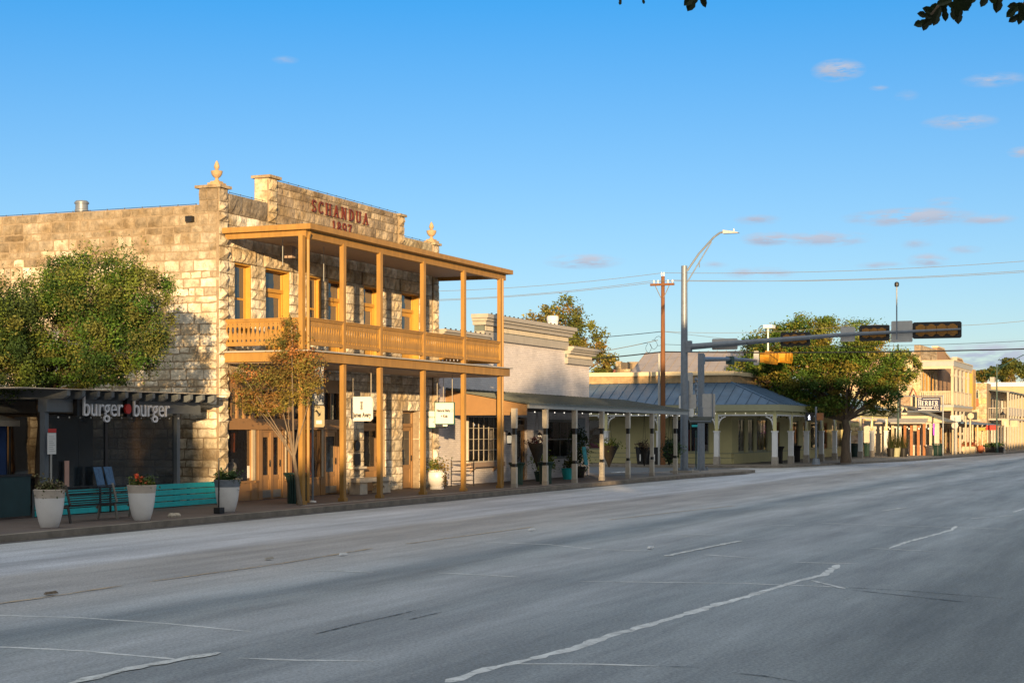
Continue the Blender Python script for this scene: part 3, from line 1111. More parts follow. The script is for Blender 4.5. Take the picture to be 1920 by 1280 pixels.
# body core
cr = MB()
cr.box(SX0 + .25, SX1 - .02, SY + .37, SY + 18, 3.75, 8.0)
cr.box(47.0, SX1 - .02, SY + .37, SY + 18, .1, 3.75)
cr.box(SX0 + .25, 47.0, SY + 2.2, SY + 18, .1, 3.75)
cr.build('inner_core', 'dark', b1)
rf = MB()
rf.box(SX0 + .3, SX1 - .1, SY + .41, SY + 18, 8.0, 8.1)
rf.build('roof', 'roof_white', b1)
wl = MB()   # right hand side wall
wl.box(SX1 - .02, SX1, SY + .37, SY + 18, .1, 8.3)
wl.build('right_wall', 'mortar', b1)


def urn(x, y, z, k=1.0):
    mb = MB()
    mb.box(x - .19 * k, x + .19 * k, y - .19 * k, y + .19 * k, z, z + .07 * k)
    mb.box(x - .13 * k, x + .13 * k, y - .13 * k, y + .13 * k, z + .07 * k, z + .12 * k)
    mb.lathe((x, y, z + .12 * k), [(.1 * k, 0), (.05 * k, .05 * k), (.045 * k, .09 * k), (.1 * k, .13 * k), (.15 * k, .2 * k), (.165 * k, .27 * k), (.165 * k, .29 * k), (.08 * k, .31 * k), (.04 * k, .34 * k), (.075 * k, .38 * k), (.08 * k, .43 * k), (.05 * k, .52 * k), (.015 * k, .58 * k)], 16)
    return mb.build('urn_finial', 'rust', b1, smooth=True)


urn(SX0 + .2, SY + .15, 9.03, 1.0)
urn(SX1 - .3, SY + .1, 8.88, 1.08)
# letters on the parapet
def letters(word, h, x0, x1, z, gap, bold, nm):
    L_ = serif_len(word, h, 1, gap)
    xs = (x1 - x0) / L_
    x = x0
    for ch in word:
        mb = MB()
        serif(mb, ch, h, (x, SY - .03, z), (1, 0, 0), (0, 0, 1), xs=xs, gap=gap, depth=.04, bold=bold)
        mb.build(nm, 'red_letter', b1)
        x += (GL[ch][0] + gap) * h * xs


letters('SCHANDUA', .37, 44.75, 48.65, 8.92, .3, .95, 'letter')
letters('1897', .33, 46.05, 47.45, 8.47, .22, .9, 'numeral')
mb = MB()
mb.box(SX0 - .16, SX0 + .1, 25.95, 26.16, 8.02, 8.18)
mb.build('drain_spout', 'black', b1)
# small bulbs strung along the parapets
mb = MB()
for (a, b, z) in ((SX0 + .6, 42.1, 8.87), (42.8, 50.8, 9.59), (51.3, SX1 - .5, 8.85)):
    mb.tube([(a, SY + .0, z + .02), (b, SY, z + .02)], .008, 5)
    x = a
    while x < b:
        mb.lathe((x, SY - .01, z), [(.008, 0), (.018, .012), (.016, .03), (.008, .04)], 6)
        x += .6
y = SY + .7
mb.tube([(SX0, SY + .7, 8.52), (SX0, SY + 17, 8.52)], .008, 5)
while y < SY + 17:
    mb.lathe((SX0, y, 8.5), [(.008, 0), (.018, .012), (.016, .03), (.008, .04)], 6)
    y += .6
mb.build('string_lights', 'black', b1)
# roof vents
mb = MB()
mb.lathe((41.5, 31.3, 8.05), [(.17, 0), (.17, .75), (.21, .76), (.21, .82), (.19, .84), (.19, 1.0), (.22, 1.01), (.22, 1.05), (.17, 1.1)], 20)
mb.build('roof_vent', 'galv', b1, smooth=True)
mb = MB()
mb.lathe((41.5, 35.0, 8.05), [(.1, 0), (.1, .66), (.28, .68), (.02, .8)], 14)
mb.build('roof_vent', 'galv', b1, smooth=True)

# windows and doors, upper floor
for (a, b, c, d, k) in up:
    if k == 'w':
        w = window(b1, PF, a, b, c, d, .18, 'ochre', 'glass', 1, 2, .1, .06)
        mb = MB()
        mb.box(a + .1, b - .1, SY + .30, SY + .31, c + .8, d - .1)
        mb.build('window_blind', 'blind', w)
    else:
        door(b1, PF, a, b, c, d, .26, 'ochre', 'glass', .42, .62)
    mb = MB()   # deep painted reveal
    mb.box(b - .03, b - .002, SY + .02, SY + .36, c, d)
    mb.box(a + .002, a + .03, SY + .02, SY + .36, c, d)
    mb.box(a + .03, b - .03, SY + .02, SY + .36, d - .05, d)
    mb.build('reveal', 'ochre', b1)
# storefront
s0, s1 = 40.05, 46.85
mb = MB()
D = .12
for (a, b) in ((40.05, 40.15), (41.42, 41.62), (41.82, 42.02), (43.22, 43.34), (43.62, 43.76), (44.38, 44.52), (45.55, 45.80), (46.72, 46.85)):
    PF.box(mb, a, b, D - .04, D + .1, .15, 3.75)
PF.box(mb, s0, s1, D - .05, D + .101, 3.35, 3.75)
PF.box(mb, s0, s1, D - .08, D + .099, 2.28, 2.52)
PF.box(mb, s0, s1, D - .09, D + .05, 2.20, 2.28)
for (a, b) in ((40.15, 41.42), (41.62, 41.82), (43.34, 43.62), (43.76, 44.38), (44.52, 45.55)):
    PF.box(mb, a, b, D - .02, D + .12, .15, .66)
    PF.box(mb, a, b, D - .06, D + .1, .66, .72)
PF.box(mb, 41.62, 41.82, D - .02, D + .1, .72, 2.2)
for x in (40.35, 40.72, 41.1, 41.5, 41.9, 42.3, 42.75, 43.2, 43.7, 44.3, 44.9, 45.5, 46.2):
    PF.box(mb, x - .04, x + .04, D - .03, D + .05, 2.52, 3.35)
mb.build('storefront', 'woodtan', b1)
for (a, b) in ((40.15, 41.42), (43.34, 43.62), (43.76, 44.38), (44.52, 45.55)):
    mb = MB()
    PF.box(mb, a, b, D + .02, D + .03, .72, 2.2)
    mb.build('shop_window', 'shopglass', b1)
mb = MB()
PF.box(mb, s0 + .1, s1 - .1, D + .055, D + .062, 2.52, 3.35)
mb.build('transom_window', 'glass', b1)
door(b1, PF, 42.03, 42.63, .15, 2.2, D + .02, 'woodtan', 'shopglass', .36, 0)
door(b1, PF, 42.631, 43.21, .15, 2.2, D + .02, 'woodtan', 'shopglass', .36, 0)
door(b1, PF, 45.82, 46.70, .15, 2.2, D + .02, 'woodtan', 'glass', .36, 0)
mb = MB()
PF.box(mb, 41.43, 41.6, D - .07, D - .041, .73, 2.19)
PF.box(mb, 43.36, 43.42, D - .05, D + .0, .73, 2.19)
PF.box(mb, 45.56, 45.66, D - .07, D - .041, .73, 2.19)
mb.build('cream_trim', 'farcream', b1)
mb = MB()
for (a, b) in ((42.1, 42.56), (42.7, 43.14), (45.9, 46.62)):
    mb = MB()
    PF.box(mb, a, b, D - .012, D + .018, .2, .42)
    mb.build('kick_plate', 'cornicedark', b1)
# shop display
for (nm, mm, bx) in (('display_curtain', 'orange_cloth', (44.7, 45.3, 25.44, 25.47, .74, 2.1)), ('display_curtain', 'red_cloth', (43.8, 44.2, 25.46, 25.49, .74, 2.15)), ('display_sign', 'orange_cloth', (42.8, 42.95, 25.44, 25.46, 1.0, 1.7)),
                     ('display_sign', 'orange_cloth', (42.78, 43.08, 25.48, 25.5, 1.4, 1.75)), ('display_screen', 'orange_cloth', (40.85, 41.05, 25.6, 25.64, 1.55, 2.1)), ('display_shelf', 'signwhite', (40.2, 41.3, 25.5, 25.8, .76, .8)), ('price_card', 'signwhite', (41.3, 41.41, 25.33, 25.34, .8, 1.15))):
    MB().box(*bx).build(nm, mm, b1)
MB().lathe((40.95, 25.65, .8), [(.05, 0), (.1, .15), (.16, .32), (.13, .42), (.05, .48), (.06, .55)], 14).build('display_vase', 'signwhite', b1, smooth=True)
MB().lathe((40.6, 25.68, .8), [(.12, 0), (.14, .1), (.1, .3), (.03, .32)], 12).build('display_vase', 'terracotta', b1, smooth=True)
# the two doorways on the right
for (a, b) in ((48.3, 49.85), (51.15, 52.5)):
    door(b1, PF, a, b, .15, 2.85, .28, 'woodtan', 'shopglass' if a < 50 else 'glass', .38, .5)
mb = MB()
mb.box(48.95, 49.35, SY - .09, SY - .04, 1.62, 1.92)
# medallion and plaque on the pier between storefront and doorway
MB().tube([(47.62, SY - .13, 1.68), (47.62, SY - .06, 1.68)], .17, 20).build('medallion', 'black', b1)
mb = MB()
mb.box(47.42, 47.82, SY - .12, SY - .07, 1.05, 1.42)
mb.build('plaque', 'black', b1)
mb = MB()
mb.box(47.25, 48.05, SY - .24, SY - .02, .93, 1.0)
mb.build('stone_ledge', 'white_stone', b1)

# ---------------------------------------------------------------- porch of the stone building
R0, R1, RY = 39.62, 54.05, 22.33
pr = MB()
pr.box(R0, R1, RY, SY - .1, 7.67, 7.80)
pr.box(R0 - .04, R1 + .04, RY - .04, RY + .03, 7.675, 7.825)
pr.box(R0 - .04, R0 + .03, RY + .03, SY - .1, 7.675, 7.825)
pr.box(R1 - .03, R1 + .04, RY + .03, SY - .1, 7.675, 7.825)
pr.box(R0 + .1, R1 - .1, RY + .18, RY + .34, 7.46, 7.67)
pr.box(R0 + .12, R0 + .26, RY + .34, SY - .1, 7.52, 7.67)
pr.box(R1 - .28, R1 - .14, RY + .34, SY - .1, 7.52, 7.67)
pro = pr.build('porch_roof', 'tan', b1)
mb = MB()
mb.box(R0 + .27, R1 - .29, RY + .35, SY - .11, 7.64, 7.665)
mb.build('soffit', 'tandark', pro)
dk = MB()
dk.box(R0 + .05, R1 + .0, RY + .07, SY - .12, 4.08, 4.34)
dko = dk.build('balcony', 'tan', b1)
mb = MB()
mb.box(R0 - .02, R1 + .08, RY - .02, SY - .12, 4.345, 4.385)
mb.build('deck_edge', 'cornice', dko)
mb = MB()
mb.box(R0 + .2, R1 - .2, RY + .25, SY - .12, 4.05, 4.078)
mb.build('deck_underside', 'tandark', dko)
posts = [XY(p, 22.55) for p in (566, 643, 712, 793, 869, 937)]
for i, x in enumerate(posts):
    for (za, zb) in ((.15, 4.08), (4.39, 7.5)):
        mb = MB()
        mb.box(x - .08, x + .08, 22.55 - .065, 22.55 + .065, za, zb)
        if za < 1: mb.box(x - .11, x + .11, 22.55 - .1, 22.55 + .1, za, za + .1)
        mb.build('post', 'tan', dko)
mb = MB()
mb.tube([(posts[0] + .17, 22.45, .2), (posts[0] + .17, 22.45, 7.4), (posts[0] + .1, 22.36, 7.6)], .045, 8)
mb.build('downspout', 'tan', dko)
mb = MB()
mb.tube([(posts[5] + .15, 22.5, .2), (posts[5] + .15, 22.5, 7.5)], .04, 8)
mb.build('downspout', 'tan', dko)


def baluster_panel(pl, u0, u1, z0, z1, d, th=.03):
    """sawn flat balusters between rails: each board is wide at head and foot and waisted between"""
    mb = MB()
    n = max(3, round((u1 - u0) / .145))
    st_ = (u1 - u0) / n
    H = z1 - z0
    prof = [(0, .5), (.03, .5), (.05, .34), (.10, .28), (.15, .38), (.18, .5), (.24, .5), (.30, .46), (.40, .42), (.48, .30), (.58, .20), (.68, .22), (.75, .34), (.79, .49), (.84, .5), (.87, .40), (.90, .40), (.93, .5), (1, .5)]
    for i in range(n + 1):
        c = u0 + i * st_
        lf = [(max(u0, c - w * st_), z0 + t * H) for t, w in prof]
        rt = [(min(u1, c + w * st_), z0 + t * H) for t, w in prof]
        k = len(prof)
        vs = [pl.p(u, d, z) for u, z in lf] + [pl.p(u, d, z) for u, z in rt] + [pl.p(u, d + th, z) for u, z in lf] + [pl.p(u, d + th, z) for u, z in rt]
        fs = []
        for j in range(k - 1):
            fs += [(j, k + j, k + j + 1, j + 1), (2 * k + j, 2 * k + j + 1, 3 * k + j + 1, 3 * k + j), (j, j + 1, 2 * k + j + 1, 2 * k + j), (k + j, 3 * k + j, 3 * k + j + 1, k + j + 1)]
        mb.add(vs, fs)
    pl.box(mb, u0, u1, d - .035, d + .065, z1, z1 + .055)
    pl.box(mb, u0, u1, d - .06, d + .09, z1 + .055, z1 + .085)
    pl.box(mb, u0, u1, d - .035, d + .065, z0 - .09, z0)
    return mb


for a, b in zip(posts[:-1], posts[1:]):
    baluster_panel(PL('f', 22.53), a + .12, b - .1, 4.62, 5.2, 0).build('balustrade', 'tan', dko)
baluster_panel(PL('s', R0 + .2), 22.66, SY - .08, 4.62, 5.2, 0).build('balustrade', 'tan', dko)
baluster_panel(PL('s', R1 - .25), 22.66, SY - .08, 4.62, 5.2, 0).build('balustrade', 'tan', dko)
for (px, Y, za, zb) in ((530, 23.9, 6.85, 7.63), (607, 23.9, 6.6, 7.63)):
    x = XY(px, Y)
    MB().tube([(x, Y, za), (x, Y, zb)], .012, 6).build('hanging_rod', 'greytrim', dko)
x = XY(545, 24.4)
MB().box(x - .1, x + .1, 24.3, 24.55, 7.2, 7.55).build('speaker_box', 'tandark', dko)
M['lw'] = mat('letter_white', (.9, .9, .93), .5, .02, 4)
M['coir'] = mat('coir', (.03, .026, .022), .95, .3, 9)
# ================================================================ PERGOLA RESTAURANT FRONT
PY = 25.2
x0, x1 = 32.0, 37.5
pg = thing('pergola', 'dark steel pergola with screened front and letter sign, built against the stone side wall', 'pergola', (35, 26, .15))
mb = MB()
for x in (x0, x1):
    q = MB()
    q.box(x - .075, x + .075, PY - .06, PY + .08, .15, 2.62)
    q.box(x - .11, x + .11, PY - .1, PY + .12, .15, .2)
    q.build('post', 'pergola', pg)
for (a, b) in ((x0 - .08, x1 + .95),):
    mb.box(a, b, PY - .13, PY + .13, 2.62, 2.93)
    mb.box(a, b, PY + 2.4, PY + 2.6, 2.62, 2.93)
mb.build('beam', 'pergola', pg)
for i in range(12):
    x = x0 + .1 + i * .575
    q = MB()
    q.prism([(x - .06, PY - .62, 3.14), (x - .06, PY - .62, 3.0), (x - .06, PY - .5, 2.93), (x - .06, PY + 3.2, 2.93), (x - .06, PY + 3.2, 3.14)], (.12, 0, 0))
    q.build('rafter', 'pergola', pg)
mb = MB()
mb.box(x0 - 1.6, x1 + 1.5, PY - .66, PY + 3.4, 3.145, 3.165)
mb.build('roof_sheet', 'post_grey', pg)
mb = MB()
mb.box(x0 + .12, 34.35, PY + .02, PY + .03, .75, 2.55)
mb.box(34.48, x1 - .12, PY + .02, PY + .03, .75, 2.55)
mb.build('screen', 'vinyl', pg)
mb = MB()
mb.box(34.36, 34.47, PY, PY + .06, .15, 2.62)
mb.box(x0 + .12, x1 - .12, PY - .02, PY + .06, .68, .75)
mb.build('screen_frame', 'black', pg)
mb = MB()
x = x0 + .3
mb.tube([(x0 + .1, PY - .16, 2.56), (x1 - .1, PY - .16, 2.56)], .006, 4)
mb.build('light_cable', 'black', pg)
mb = MB()
while x < x1:
    mb.lathe((x, PY - .16, 2.47), [(.006, 0), (.018, .012), (.018, .03), (.008, .045)], 6)
    x += .42
mb.build('light_bulbs', 'signwhite', pg)
# restaurant block behind the screens
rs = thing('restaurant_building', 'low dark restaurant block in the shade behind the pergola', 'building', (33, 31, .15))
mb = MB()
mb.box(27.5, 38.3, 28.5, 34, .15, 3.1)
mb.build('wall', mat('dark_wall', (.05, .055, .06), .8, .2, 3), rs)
mb = MB()
mb.box(27.3, 38.4, 28.3, 34.2, 3.1, 3.25)
mb.build('roof', 'pergola', rs)
window(rs, PL('f', 28.5), 33.2, 37.6, .9, 2.6, -.1, 'black', 'glass', 3, 1)
# sign
bs = thing('burger_sign', 'white letter sign with a red dot fixed along the pergola beam', 'sign', (34.8, 24.9, 2.9))
X0s, X1s = XY(158, 24.85), XY(314, 24.85)
mb = MB()
for (a, b) in ((X0s - .16, X0s + .12), (XY(240, 24.9), XY(262, 24.9))):
    mb.box(a, b, 24.93, 25.05, 2.52, 3.1)
mb.box(X0s, X1s, 24.95, 25.04, 2.6, 2.66)
mb.build('backing', 'black', bs)
w = XY(231, 24.85) - X0s


def word(o):
    t = MB()
    text_mb(t, 'burger', .60, o, (1, 0, 0), (0, 0, 1), .05, -.004, 1.0)
    xs = [v[0] for v in t.v]
    wid = max(xs) - min(xs)
    f = w / wid
    t.v = [(o[0] + (v[0] - min(xs)) * f, v[1], o[2] + (v[2] - o[2]) * (1.1 if v[2] < o[2] + .36 else 1.22)) for v in t.v]
    return t


for px in (158, 252):
    t = word((XY(px, 24.85), 24.9, 2.53))
    t.build('lettering', 'lw', bs)
xd = XY(241, 24.85) - .14
MB().tube([(xd + .13, 24.9, 2.72), (xd + .13, 24.84, 2.72)], .125, 24).build('red_dot', 'redsign', bs)

# teal slatted fence
tf = thing('slat_fence', 'low bright teal fence of wide horizontal boards under the pergola', 'fence', (35.5, 25.0, .15))
for k in range(4):
    q = MB()
    for (a, b) in ((31.4, 39.3),):
        q.box(a, b, 24.98, 25.01, .17 + k * .155, .17 + k * .155 + .132)
    q.build('board', 'teal', tf)
for x in (31.45, 33.6, 35.6, 37.2, 37.85, 39.2):
    MB().box(x - .04, x + .04, 25.03, 25.09, .15, .78).build('fence_post', 'pergola', tf)
# menu boards
xs_ = [XY(207, 24.6), XY(226, 24.6)]
for i, (x, lab) in enumerate(zip(xs_, ('blue menu board leaning behind the bench, left of the pair', 'blue menu board leaning behind the bench, right of the pair'))):
    r = thing('menu_board', lab, 'menu board', (x, 24.85, .15), 'menu boards behind the bench')
    q = MB()
    q.hexa([(x - .14, 24.86, .8), (x + .16, 24.86, .8), (x + .16, 24.88, .8), (x - .14, 24.88, .8), (x - .22, 24.94, 1.28), (x + .1, 24.94, 1.28), (x + .1, 24.96, 1.28), (x - .22, 24.96, 1.28)])
    q.build('panel', mat('menu_blue', (.06, .14, .27), .5, .4, 14), r)
    q = MB()
    q.box(x - .02, x + .02, 24.88, 24.92, .15, .9)
    q.build('stand', 'black', r)
# notice on the left post
XN = XY(90, 24.95)
nb = thing('notice_board', 'white printed notice with red heading beside the left pergola post', 'notice', (32.2, 25.0, .15))
q = MB()
q.box(XN, XN + .3, 24.95, 24.97, 1.62, 2.12)
q.build('sheet', 'signwhite', nb)
q = MB()
q.box(XN, XN + .3, 24.945, 24.949, 2.13, 2.22)
q.build('heading', 'redsign', nb)
q = MB()
for k in range(8):
    q.box(XN + .04, XN + .26 - (k % 3) * .04, 24.945, 24.948, 1.68 + k * .05, 1.69 + k * .05)
q.build('print_lines', 'greytrim', nb)
q = MB()
q.tube([(XN + .15, 24.98, .15), (XN + .15, 24.98, 1.64)], .025, 8)
q.build('stand', 'greytrim', nb)
q = thing('door_sign', 'narrow pale upright panel standing inside the screen near the left pergola post', 'sign', (32.6, 25.1, .75))
MB().box(32.66, 32.82, 25.12, 25.14, .8, 1.45).build('panel', mat('pale_pink', (.5, .3, .24), .7, .1, 4), q)
# dark planter fence on the far left
df = thing('dark_fence', 'dark green solid fence panel at the left edge of the pavement', 'fence', (29, 25.1, .15))
MB().box(25.0, 31.3, 25.05, 25.12, .2, 1.12).build('panel', mat('dark_green_panel', (.012, .04, .045), .6, .15, 2), df)
MB().box(25.0, 31.33, 25.03, 25.14, 1.12, 1.17).build('cap', 'black', df)
TX = 1.75
# blue canvas tent on the far left
tn = thing('patio_tent', 'cream topped tent with dark blue canvas sides at the left edge', 'tent', (31, 27.6, .15))
mb = MB()
mb.hexa([(26.2 + TX, 26.2, 2.42), (30.6 + TX, 26.2, 2.42), (30.6 + TX, 29.4, 2.42), (26.2 + TX, 29.4, 2.42), (28.0 + TX, 27.5, 3.0), (28.8 + TX, 27.5, 3.0), (28.8 + TX, 28.1, 3.0), (28.0 + TX, 28.1, 3.0)])
mb.box(26.2 + TX, 30.6 + TX, 26.2, 29.4, 2.28, 2.418)
mb.build('roof', 'post_grey', tn)
mb = MB()
n = 30
for i in range(n):
    a, b = 26.4 + TX + 4.0 * i / n, 26.4 + TX + 4.0 * (i + 1) / n
    d0, d1 = .05 * math.sin(i * 1.9), .05 * math.sin((i + 1) * 1.9)
    mb.hexa([(a, 26.4 + d0, .2), (b, 26.4 + d1, .2), (b, 26.43 + d1, .2), (a, 26.43 + d0, .2), (a, 26.4 + d0, 2.28), (b, 26.4 + d1, 2.28), (b, 26.43 + d1, 2.28), (a, 26.43 + d0, 2.28)])
mb.build('side_curtain', 'bluecloth', tn)
for x in (26.4 + TX, 30.42 + TX):
    MB().tube([(x, 26.36, .15), (x, 26.36, 2.3)], .03, 8).build('leg', 'black', tn)

# ---------------------------------------------------------------- pots
def pot(loc, label, pal, rim='potcream', n=520, hgt=.22, flowers=None, r=.31, group='tall white pots along the kerb', wide=1.0):
    t = thing('flower_pot', label, 'plant pot', loc, group)
    x, y, z = loc
    MB().lathe((x, y, z), [(r * .56, 0), (r * .60, .015), (r * .74, .14), (r * .86, .3), (r * .94, .46), (r * .985, .62)], 32).build('pot_body', 'potwhite', t, smooth=True)
    MB().lathe((x, y, z), [(r * .98, .622), (r * 1.0, .66), (r * 1.05, .76), (r * 1.08, .79), (r * 1.0, .80), (r * .95, .76), (r * .9, .74)], 32).build('pot_rim', rim, t, smooth=True)
    plant('p', t, (x, y, z + .80), (r * .85 * wide, r * .85 * wide, hgt * 1.0), int(n * 3), .034, pal)
    if flowers:
        plant('p', t, (x - r * .55, y - r * .3, z + .88), (r * .6, r * .5, .14), 70, .04, flowers, name='flowers')
    return t


pot((*[a for a in (28.35, 22.2)], .15), 'white glazed pot with trailing grey-green plant, first from the left on the kerb', [(.07, .09, .03), (.12, .12, .05), (.16, .13, .07)], hgt=.3)
pot((31.35, 22.0, .15), 'ribbed white pot of green plants with red flowers at one side', [(.08, .11, .02), (.13, .15, .03), (.05, .08, .02)], flowers=[(.6, .08, .03), (.65, .15, .06)], hgt=.2)
pot((35.4, 22.3, .15), 'shaded white pot with dark shrub in front of the corner of the stone building', DARKG, rim='teal' if False else 'galv', hgt=.2)
t = thing('tall_stake', 'thin black stake with small black box standing in front of the third pot', 'stake', (34.55, 22.15, .15))
MB().tube([(34.62, 22.05, .15), (34.62, 22.05, 1.5)], .02, 8).build('rod', 'black', t)
MB().box(34.5, 34.72, 21.95, 22.12, .15, .3).build('base', 'black', t)
# two pale stones
x, y = G(322, 969)
mb = MB()
mb.lathe((x, y, .15), [(.09, 0), (.1, .04), (.06, .09), (.02, .1)], 7)
mb.lathe((x + .22, y + .02, .15), [(.1, 0), (.11, .04), (.07, .08), (.02, .09)], 7)
tag(mb.build('rocks', 'white_stone'), 'two small pale stones on the pavement right of the flowering pot', 'stone')

# ---------------------------------------------------------------- slatted bench
bn = thing('park_bench', 'dark metal slat bench between the two left pots', 'bench', (31.2, 23.0, .15))
bx0, bx1, by = 29.75, 32.65, 22.75
for k in range(9):
    q = MB()
    q.box(bx0, bx1, by + .04 * k * .35, by + .04 * k * .35 + .015, .52 + k * .05, .545 + k * .05)
    q.build('back_slat', 'black', bn)
for k in range(7):
    q = MB()
    q.box(bx0, bx1, by + .06 + .065 * k, by + .1 + .065 * k, .5, .52)
    q.build('seat_slat', 'black', bn)
for x in (bx0, (bx0 + bx1) / 2 + .25, bx1):
    q = MB()
    q.tube([(x, by + .12, .98), (x, by + .0, .55), (x, by + .05, .49), (x, by + .5, .49), (x, by + .55, .4)], .028, 8)
    q.tube([(x, by + .05, .5), (x, by - .02, .15)], .03, 8)
    q.tube([(x, by + .45, .5), (x, by + .52, .15)], .03, 8)
    q.build('bench_end', 'black' if x == bx0 else 'cornicedark', bn)
# second bench half facing away, beyond
# ---------------------------------------------------------------- litter bin, sign pole, signs
def litter_bin(x, y, label, h=.82, r=.34, m='green_can', grp='green slatted litter bins', z=.15):
    t = thing('litter_bin', label, 'litter bin', (x, y, z), grp)
    MB().lathe((x, y, z), [(r * .62, .03), (r * .66, h * .9)], 20).build('liner', 'black', t)
    q = MB()
    for k in range(22):
        a = 2 * math.pi * k / 22
        c_, s_ = math.cos(a), math.sin(a)
        w = .028
        pts = []
        for rr, zz in ((r * .72, 0.0), (r * .74, h * .7), (r * .86, h * .9), (r * 1.08, h)):
            pts.append((x + c_ * rr, y + s_ * rr, z + zz))
        q.tube(pts, w, 4)
    q.build('slats', m, t)
    MB().lathe((x, y, z + h), [(r * 1.0, -.02), (r * 1.12, 0), (r * 1.12, .03), (r * .7, .035)], 24).build('rim', m, t, smooth=True)
    return t


litter_bin(*G(557, 943), 'dark green slatted litter bin behind the small tree at the porch')
sx, sy = G(586, 941)
sp_ = thing('sign_pole', 'slim galvanised pole with beige arrow sign at the porch corner', 'sign', (sx, sy, .15))
MB().tube([(sx, sy, .15), (sx, sy, 4.0)], .03, 10).build('pole', 'galv', sp_, smooth=True)
MB().lathe((sx, sy, .15), [(.11, 0), (.1, .03), (.04, .05)], 12).build('base', 'signwhite', sp_)
PSg = PL('s', sx + .05)
q = MB()
q.prism([(sx + .04, sy - .33, 2.27), (sx + .04, sy - .36, 2.32), (sx + .04, sy - .36, 2.83), (sx + .04, sy - .33, 2.87), (sx + .04, sy - .03, 2.87), (sx + .04, sy + .0, 2.83), (sx + .04, sy + .0, 2.32), (sx + .04, sy - .03, 2.27)], (.012, 0, 0))
q.build('sign_panel', mat('beige_sign', (.36, .31, .2), .6, .1, 4), sp_)
q = MB()
q.ribbon([(0, .24), (.12, .1)], .05, (sx + .04, sy - .1, 2.5), (0, -1, 0), (0, 0, 1), .003, .006)
q.ribbon([(.06, .09), (.12, .1), (.13, .17)], .035, (sx + .04, sy - .1, 2.5), (0, -1, 0), (0, 0, 1), .007, .010)
q.build('arrow', 'ink', sp_)
q = MB()
q.box(sx + .03, sx + .038, sy - .28, sy - .1, 2.36, 2.46)
q.build('sticker', 'signwhite', sp_)
bnr = thing('street_banner', 'pale patterned cloth banner hanging at the corner post', 'banner', (sx, sy - .2, 3.0))
mb = MB()
for i in range(10):
    a, b = 2.9 + i * .118, 2.9 + (i + 1) * .118
    d0, d1 = .02 * math.sin(i * .9), .02 * math.sin((i + 1) * .9)
    y0, y1 = sy - .32, sy + .02
    mb.hexa([(sx + .05 + d0, y0, a), (sx + .06 + d0, y0, a), (sx + .06 + d0, y1, a), (sx + .05 + d0, y1, a), (sx + .05 + d1, y0, b), (sx + .06 + d1, y0, b), (sx + .06 + d1, y1, b), (sx + .05 + d1, y1, b)])
mb.build('cloth', mat('banner_cloth', (.42, .44, .46), .85, .45, 5, col2=(.16, .2, .24)), bnr)
MB().tube([(sx + .05, sy - .34, 4.09), (sx + .05, sy + .04, 4.09)], .012, 6).build('rod', 'galv', bnr)


def hang_sign(name, label, x, yc, w, z0, z1, frame, chamfer, group=None, ztop=4.05):
    t = thing(name, label, 'sign', (x, yc, z1), group)
    y0, y1 = yc - w / 2, yc + w / 2
    c = chamfer
    poly = [(x, y0 + c, z0), (x, y0, z0 + c), (x, y0, z1 - c), (x, y0 + c, z1), (x, y1 - c, z1), (x, y1, z1 - c), (x, y1, z0 + c), (x, y1 - c, z0)] if c else [(x, y0, z0), (x, y0, z1), (x, y1, z1), (x, y1, z0)]
    MB().prism(poly, (.04, 0, 0)).build('panel', 'signwhite', t)
    if frame:
        q = MB()
        for (a, b, p, r_) in ((y0 - .02, y1 + .02, z1, z1 + .025), (y0 - .02, y1 + .02, z0 - .025, z0), (y0 - .02, y0, z0, z1), (y1, y1 + .02, z0, z1)):
            q.box(x - .012, x + .052, a, b, p, r_)
        q.build('frame', frame, t)
    for yy in (y0 + .06, y1 - .06):
        MB().tube([(x + .02, yy, z1), (x + .02, yy, ztop)], .011, 6).build('hanger', 'post_grey', t)
    return t


Ly, Lu = (0, -1, 0), (0, 0, 1)
ja = hang_sign('hanging_sign', 'white hanging sign with cut corners and small black column emblem', 44.7, 23.4, .74, 2.46, 3.2, None, .07)
q = MB()
text_mb(q, 'James Avery', .2, (44.695, 23.4 + .285, 2.58), Ly, Lu, .006, .006, .60)
q.build('lettering', 'ink', ja)
q = MB()
o = Vector((44.695, 23.42, 2.86))
for k, ww in enumerate((.09, .06, .075, .06, .075, .09)):
    q.box(44.688, 44.696, 23.40 - ww / 2, 23.40 + ww / 2, 2.83 + k * .038, 2.83 + k * .038 + .026)
q.ribbon(arc(0, 0, .03, .015, 0, 360, 10), .008, (44.69, 23.4, 2.81), Ly, Lu, .0, .004)
q.build('emblem', 'ink', ja)
nbk = hang_sign('hanging_sign', 'square white hanging sign with green frame and script, nearer of two such signs', 50.7, 23.4, .68, 2.4, 3.1, 'inkgreen', 0)
q = MB()
text_mb(q, 'Natural Baby', .125, (50.695, 23.4 + .29, 2.80), Ly, Lu, .006, .004, .76)
text_mb(q, '+ Kids', .125, (50.695, 23.4 + .13, 2.61), Ly, Lu, .006, .004, .76)
q.ribbon(arc(.28, .86, .035, .06, -60, 250, 10), .008, (50.695, 23.4, 1.98), Ly, Lu, .001, .005)
q.build('lettering', 'ink', nbk)
q = MB()
q.box(50.7, 50.74, 23.30, 23.46, 2.31, 2.37)
q.build('small_plate', 'signwhite', nbk)
nb2 = hang_sign('hanging_sign', 'sunlit white hanging sign with green frame half hidden behind a porch post', 52.0, 24.35, .72, 2.28, 2.84, 'inkgreen', 0)
q = MB()
text_mb(q, 'Natural Baby', .125, (51.995, 24.35 + .31, 2.6), Ly, Lu, .006, 0, .85)
text_mb(q, '+ Kids', .125, (51.995, 24.35 + .1, 2.42), Ly, Lu, .006, 0, .85)
q.build('lettering', 'inkgreen', nb2)
